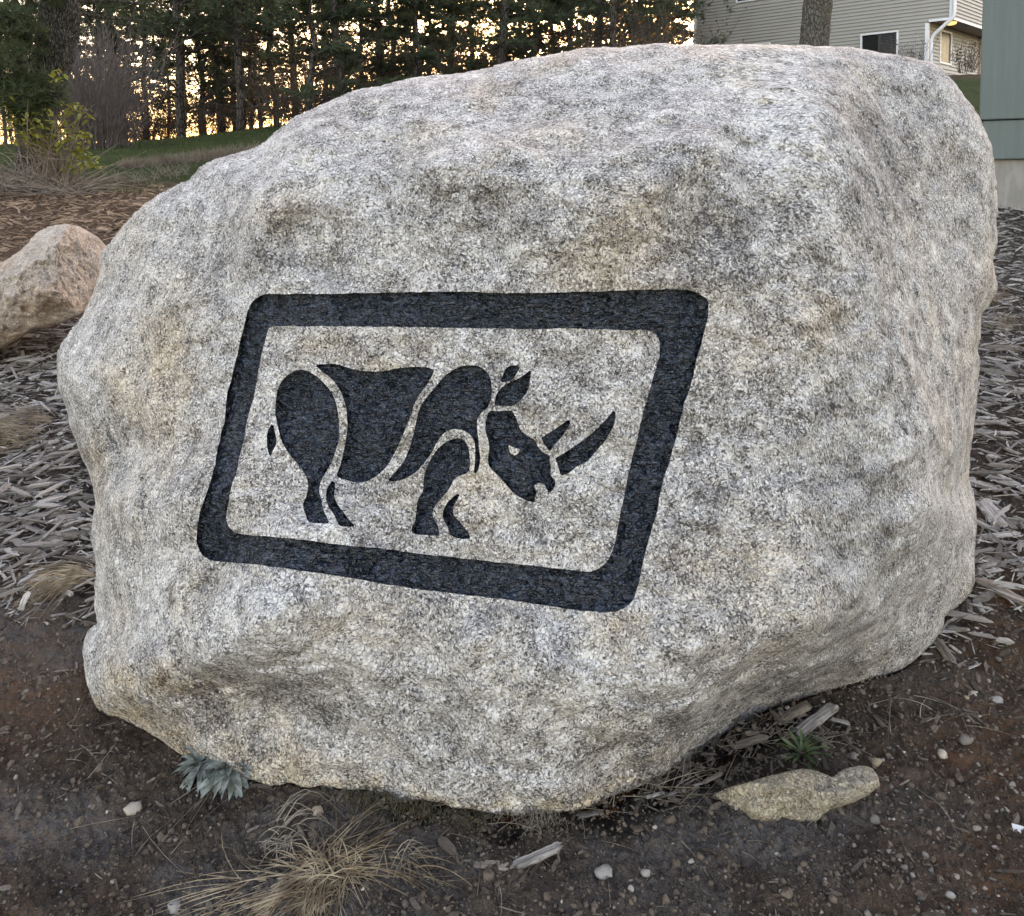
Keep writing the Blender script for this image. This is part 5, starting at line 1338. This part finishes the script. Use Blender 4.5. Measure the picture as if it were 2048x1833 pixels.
# crumbs of soil
X, Y = scatter(19000, -.62, .62, 1.55, 2.7); n = len(X); D_ = np.clip(np.exp(nr.normal(np.log(.0050), .62, n)), .002, .030)
Mx, z0 = frame_at(X, Y, nr.uniform(0, 6.28, n), nr.normal(0, .3, n), nr.normal(0, .3, n))
soil_m = simple('soil_crumb', (.058, .042, .031), .95, (.135, .104, .081), 45, .5, 160, .003, spec=.1)
joined('soil_crumbs', PBs, nr.randint(0, 6, n), Mx, np.stack([X, Y, ground_z(X, Y) + D_ * .05], -1), np.repeat(D_[:, None], 3, 1), nr.rand(n), soil_m, smooth=False)

# --- larger pieces of wood, each its own thing: photo end points, width in pixels
def stick(u0, v0, u1, v1, wpx, label, mat='wood', seed=0, lift=(.0, .0), thick=.5, name='wood_piece', cat='wood piece'):
    r = random.Random(seed + int(u0)); a = hit(u0, v0); b = hit(u1, v1)
    if lift[1] or lift[0]:
        a = Vector(pt(u0, v0, a.y - lift[0])); b = Vector(pt(u1, v1, b.y - lift[1]))
    L = (b - a).length; mid = (a + b) / 2; w = wpx / F * mid.y
    V = []; Fc = []; ns = 11; pr = 10
    g = random.Random(seed + int(v0) * 7)
    prof = [(math.cos((k + .5) / pr * 6.283) * g.uniform(.75, 1.1), math.sin((k + .5) / pr * 6.283) * g.uniform(.7, 1.15)) for k in range(pr)]
    rag0 = [g.uniform(0, .16) for _ in range(pr)]; rag1 = [g.uniform(0, .2) for _ in range(pr)]
    off = 0
    for i in range(ns):
        t = i / (ns - 1); off += g.uniform(-.08, .08); wv = g.uniform(.88, 1.06) * (.72 if i in (0, ns - 1) else 1)
        for k in range(pr):
            tt = max(rag0[k], min(1 - rag1[k], t)) if i in (0, 1, ns - 2, ns - 1) else t
            V.append(((tt - .5) * L, (prof[k][0] * wv + off) * w * .5, prof[k][1] * wv * w * .5 * thick))
    for i in range(ns - 1):
        for k in range(pr): Fc.append((i * pr + k, i * pr + (k + 1) % pr, (i + 1) * pr + (k + 1) % pr, (i + 1) * pr + k))
    Fc.append(tuple(range(pr))[::-1]); Fc.append(tuple((ns - 1) * pr + k for k in range(pr)))
    me = bpy.data.meshes.new(name); me.from_pydata(V, [], Fc); me.update()
    o = link(name, me, M[mat]); d = (b - a).normalized()
    s_ = Vector((0, 0, 1)).cross(d).normalized(); nn = d.cross(s_)
    mm = Matrix((d, s_, nn)).transposed().to_4x4(); mm.translation = mid + Vector((0, 0, w * .5 * thick * .55)); o.matrix_world = mm
    return tag(o, label, cat)
stick(912, 1728, 1028, 1742, 26, 'flat dark grey stick lying left of the light stick below the boulder', 'wood_dark', 1)
stick(1018, 1742, 1130, 1692, 30, 'broken light grey stick on the soil below the boulder', 'wood', 2, (0, .03))
stick(1958, 1002, 2010, 1066, 46, 'broad grey wood slab leaning out beside the right edge of the boulder', 'wood', 3, thick=.35)
stick(1992, 1030, 2034, 1062, 16, 'pale pointed splinter on the grey slab right of the boulder', 'wood', 4, (.02, .02))
stick(1952, 1080, 2046, 1070, 22, 'smooth grey stick just below the leaning slab right of the boulder', 'wood', 5)
stick(1952, 1140, 2002, 1128, 18, 'upper of two stacked pale splinters beside the boulder', 'wood', 6)
stick(1950, 1152, 2008, 1142, 16, 'lower of two stacked pale splinters beside the boulder', 'wood', 7)
stick(1948, 1163, 2060, 1222, 30, 'long dark plank slanting down to the right edge', 'wood_dark', 8, thick=.6)
stick(1966, 1160, 2006, 1182, 9, 'thin pale splinter lying along the long dark plank', 'wood', 9)
stick(1870, 1284, 1906, 1338, 24, 'dark plank end sticking out under the boulder at lower right', 'wood_dark', 10, thick=.7)
stick(1936, 1200, 1944, 1246, 14, 'left of two upright pale splinters under the right edge of the boulder', 'wood', 11)
stick(1950, 1196, 1966, 1232, 15, 'right of two upright pale splinters under the right edge of the boulder', 'wood', 12)
stick(1955, 702, 2052, 706, 24, 'thick grey log piece in the mulch right of the boulder', 'wood_dark', 13, thick=.8)
stick(1950, 853, 2022, 842, 12, 'bent grey stick in the mulch at the right edge', 'wood', 14)
stick(1948, 868, 2036, 870, 14, 'straight grey stick below the bent one at the right edge', 'wood', 15)
stick(1552, 1452, 1622, 1412, 30, 'brown slab of wood under the overhang of the boulder', 'wood_dark', 16, thick=.5)
stick(1588, 1482, 1674, 1416, 30, 'splintered pale slab beside the green weed', 'wood', 17, thick=.5)
stick(1660, 1442, 1702, 1452, 12, 'small splinter right of the splintered slab', 'wood', 18)
stick(1462, 1500, 1540, 1478, 22, 'dark wet wood piece deep under the overhang', 'wood_dark', 19)
stick(1406, 1572, 1446, 1550, 12, 'dark short stick under the overhang', 'wood_dark', 20)
stick(1320, 1600, 1420, 1562, 7, 'thin pale stalk lying under the overhang', 'wood', 21)
stick(1290, 1600, 1330, 1588, 12, 'small flat grey chip under the overhang', 'wood', 22)
stick(1150, 1640, 1212, 1628, 14, 'grey chip pressed against the lower edge of the boulder', 'wood', 23)
stick(1886, 1360, 1965, 1330, 8, 'thin pale twig on gravel below the dark plank end', 'wood', 24)
stick(1895, 1268, 1940, 1262, 13, 'flat pale chip under the two upright splinters', 'wood', 25)
stick(38, 1052, 142, 1032, 28, 'thick weathered grey branch piece in the left mulch', 'wood', 26, thick=.7)
stick(46, 1088, 186, 1070, 34, 'broad splintered grey slab below the thick branch piece in the left mulch', 'wood', 27, thick=.35)
stick(130, 1048, 150, 1082, 14, 'short upright splinter on the broad slab in the left mulch', 'wood', 28, (.03, .0))
stick(4, 1042, 60, 1026, 14, 'grey stick at the left edge of the mulch', 'wood', 29)
stick(40, 1226, 56, 1184, 18, 'curled grey bark piece standing on the soil at the left', 'wood', 30, (0, .05))
stick(64, 912, 146, 894, 8, 'long pale splinter in the middle of the left mulch', 'wood', 31)
stick(36, 908, 80, 890, 12, 'grey splinter left of the long pale splinter', 'wood', 32)
stick(62, 790, 104, 774, 18, 'flat pale grey chip in the upper left mulch', 'wood', 33, thick=.35)
stick(70, 816, 118, 814, 13, 'flat grey chip below the flat pale chip', 'wood', 34, thick=.35)
stick(92, 808, 126, 790, 14, 'slanting pale chip touching the boulder in the left mulch', 'wood', 35, thick=.35)
stick(2, 818, 14, 826, 22, 'whitish rag of bark at the left edge', 'wood', 36, thick=.5)

# paper scrap
pp = hit(2040, 1680)
m = MB(); s_ = pp.y / F
m.add([(-12 * s_, 0, 0.002), (24 * s_, -.003, 0.004), (22 * s_, .018, .008), (5 * s_, .022, .010), (-11 * s_, .026, .008)], [(0, 1, 2, 3, 4)])
o = m.build('paper_scrap', M['paper'], None, False); o.location = pp + Vector((0, 0, .004)); o.rotation_euler = (.25, 0, -.25)
tag(o, 'torn scrap of white paper on the soil at the right edge', 'paper')

# ================================================================== PLANTS
def rosette(name, u, v, n, L, W, mat, label, cat, seed, el=(-.15, .9), curl=.35, squash=1.0):
    rnd.seed(seed); b = hit(u, v); e = empty(name, b + Vector((0, 0, .012)), 0)
    tag(e, label, cat)
    lms = [leaf_mesh('leaf_blade', 1, W, curl * rnd.uniform(.6, 1.3), .28, 7) for _ in range(3)]
    for k in range(n):
        o = link('leaf', lms[k % 3], mat, e); t = k / n
        o.rotation_euler = (rnd.uniform(-.35, .35), -(el[0] + (el[1] - el[0]) * t + rnd.uniform(-.15, .15)), k * 2.4 + rnd.uniform(-.3, .3))
        s_ = L * rnd.uniform(.7, 1.1) * (1 - .35 * t); o.scale = (s_, s_ * rnd.uniform(.8, 1.15), s_)
        o.location = (rnd.uniform(-.004, .004), rnd.uniform(-.004, .004), .012 * t)
    return e
rosette('silver_plant', 404, 1548, 70, .078, .20, M['silver_leaf'], 'silvery narrow leafed rosette touching the foot of the boulder, left of its pair', 'plant', 5, (-.35, 1.2), .55)
rosette('silver_plant', 466, 1556, 90, .094, .27, M['silver_leaf'], 'larger silvery green rosette touching the foot of the boulder, right of its pair', 'plant', 6, (-.35, 1.2), .6)
rosette('green_weed', 1604, 1524, 30, .080, .13, M['green_leaf'], 'low green weed with narrow leaves above the half buried stone', 'weed', 7, (.05, .9), .25)
rosette('small_seedling', 650, 1584, 9, .016, .4, M['silver_leaf'], 'tiny pale seedling at the edge of the boulder', 'seedling', 8, (.1, .9))

def blades(name, spots, mat, label, cat, seed, w=.0016, mids=5, parent=None, kind=None):
    """spots: (u, v, spread px, n, direction deg, dir spread, Lmin, Lmax, rise)"""
    rnd.seed(seed); m = MB(); b0 = hit(spots[0][0], spots[0][1])
    for (u, v, sp, n, dg, ds, l0, l1, rise) in spots:
        for k in range(n):
            p = hit(u + rnd.gauss(0, sp), v + rnd.gauss(0, sp * .45), 1.2, 6)
            a_ = R(dg) + rnd.gauss(0, R(ds)); L = rnd.uniform(l0, l1); pts = []
            h = rise * rnd.uniform(.25, 1.2); kk = rnd.uniform(-.4, .4)
            for i in range(mids + 1):
                t = i / mids; aa = a_ + kk * t
                x = p.x + math.cos(aa) * L * t; y = p.y + math.sin(aa) * L * t
                pts.append(Vector((x, y, p.z + .004 + h * math.sin(math.pi * min(1, .15 + .85 * t)) * (1 - .3 * t) * L * 2 + (gz(x, y) - p.z))) - b0)
            r = w * rnd.uniform(.6, 1.3); m.tube(pts, [r * (1 - .75 * i / mids) for i in range(mids + 1)], 3, False)
    o = m.build(name, mat, parent, False)
    if parent is None: o.location = b0
    if label: tag(o, label, cat, None, kind)
    return o
blades('straw_clump', [(650, 1775, 30, 120, 202, 20, .10, .28, .035), (650, 1750, 24, 60, 22, 22, .08, .27, .05), (655, 1762, 30, 90, 250, 34, .06, .17, .09), (640, 1745, 26, 60, 100, 60, .04, .12, .2), (560, 1795, 40, 80, 210, 22, .1, .26, .05), (730, 1735, 40, 50, 355, 28, .07, .2, .05), (660, 1760, 40, 80, 200, 80, .05, .16, .12)], M['straw'], 'big flattened clump of dry straw grass at the bottom below the boulder', 'grass clump', 15, .0013)
blades('dry_grass_tuft', [(565, 1690, 16, 45, 260, 70, .02, .06, .25), (560, 1672, 10, 10, 30, 60, .08, .16, .3), (610, 1640, 5, 5, 200, 30, .1, .14, .2)], M['greystraw'], 'small grey dry grass tuft above the straw clump', 'grass tuft', 16, .0012)
blades('dry_grass_tuft', [(808, 1722, 16, 40, 330, 70, .03, .08, .22)], M['greystraw'], 'sparse dry grass tuft right of the straw clump', 'grass tuft', 18, .0013)
blades('golden_grass_tuft', [(172, 1160, 12, 160, 192, 12, .10, .24, .10), (150, 1175, 14, 40, 200, 16, .08, .16, .16)], M['straw'], 'golden dry grass tuft against the left edge of the boulder', 'grass tuft', 19, .0017)
blades('brown_grass_patch', [(40, 875, 26, 170, 195, 24, .10, .30, .12), (80, 850, 20, 70, 190, 30, .1, .25, .15), (10, 890, 22, 70, 200, 24, .1, .25, .12)], M['brown_straw'], 'brown dry grass patch in the left mulch below the pink boulder', 'grass patch', 20, .0018)
blades('rusty_grass_patch', [(1990, 600, 18, 120, 190, 50, .06, .2, .2), (2020, 660, 20, 60, 190, 50, .06, .2, .2)], M['brown_straw'], 'rusty dry grass patch in the mulch at the right edge', 'grass patch', 22, .002)
blades('loose_straw', [(300, 1700, 120, 14, 20, 60, .1, .3, .02), (1000, 1780, 180, 26, 15, 70, .06, .2, .02), (1320, 1590, 60, 34, 35, 30, .06, .2, .05), (1880, 1600, 30, 3, 290, 20, .1, .14, .1), (1600, 1700, 160, 12, 10, 80, .05, .12, .02), (150, 1500, 90, 10, 20, 50, .05, .15, .02), (1900, 1420, 70, 18, 20, 60, .05, .14, .03), (860, 1640, 60, 20, 25, 50, .06, .18, .06), (1530, 1500, 60, 40, 25, 25, .05, .2, .03)], M['greystraw'], None, None, 23, .0011)['kind'] = 'stuff'
for i, (u, v, sp, n, lab) in enumerate([(745, 1606, 34, 520, 'low olive moss patch under the lower edge of the boulder'), (835, 1630, 26, 360, 'brown mossy tuft beside the dark hollow under the boulder'), (925, 1650, 34, 420, 'brown mossy patch right of the dark hollow under the boulder'), (1075, 1650, 24, 240, 'grey lichen tuft under the boulder tip')]):
    blades('moss_patch', [(u, v, sp, n, 0, 180, .004, .013, 1.0)], M['moss'] if i < 3 else M['greystraw'], lab, 'moss', 30 + i, .0009, 2, None, 'stuff')
# lawn
def lawn():
    V = []; n = 15000
    X1, Y1 = scatter(n * 2 // 3, -.62, -.20, 9.4, 24, 1.4); X2, Y2 = scatter(n // 3, .36, .62, 11.2, 24, 1.4)
    X = np.concatenate([X1, X2]); Y = np.concatenate([Y1, Y2]); Z = ground_z(X, Y); n = len(X)
    a = nr.uniform(0, 6.28, n); h = nr.uniform(.025, .06, n); w = .006
    P = np.stack([X, Y, Z - .005], -1); s = np.stack([np.cos(a), np.sin(a), 0 * a], -1) * w
    top = P + np.stack([nr.normal(0, .02, n), nr.normal(0, .02, n), h], -1)
    V = np.stack([P - s, P + s, top], 1).reshape(-1, 3); Fq = np.arange(n * 3).reshape(n, 3)
    o = link('lawn_grass', mesh_np('lawn_grass', V - P.mean(0), Fq, False), leafy('grass_blade', (.040, .070, .018), (.085, .105, .036), 1.5, .25)); o.location = Vector(P.mean(0)); o['kind'] = 'stuff'
lawn()
# dried ground cover in the strip bed on the lawn
def strip_bed():
    n = 4200; t = nr.rand(n); u = 240 + 330 * t; v = 336 - 38 * t + nr.normal(0, 4.5, n) * (.5 + t)
    X = []; 
    m = MB(); rnd.seed(5)
    for k in range(n // 3):
        p = hit(u[k], v[k], 6, 40); tuft(m, p, (0, 0, .8), rnd.uniform(.05, .16), 4, .006, .8)
    V = np.array(m.v); c = V.mean(0); o = link('dried_bed_plants', mesh_np('dried_bed_plants', V - c, np.array(m.f), False), leafy('dried_plants', (.11, .085, .062), (.20, .165, .12), 3, .15)); o.location = Vector(c); o['kind'] = 'stuff'
strip_bed()
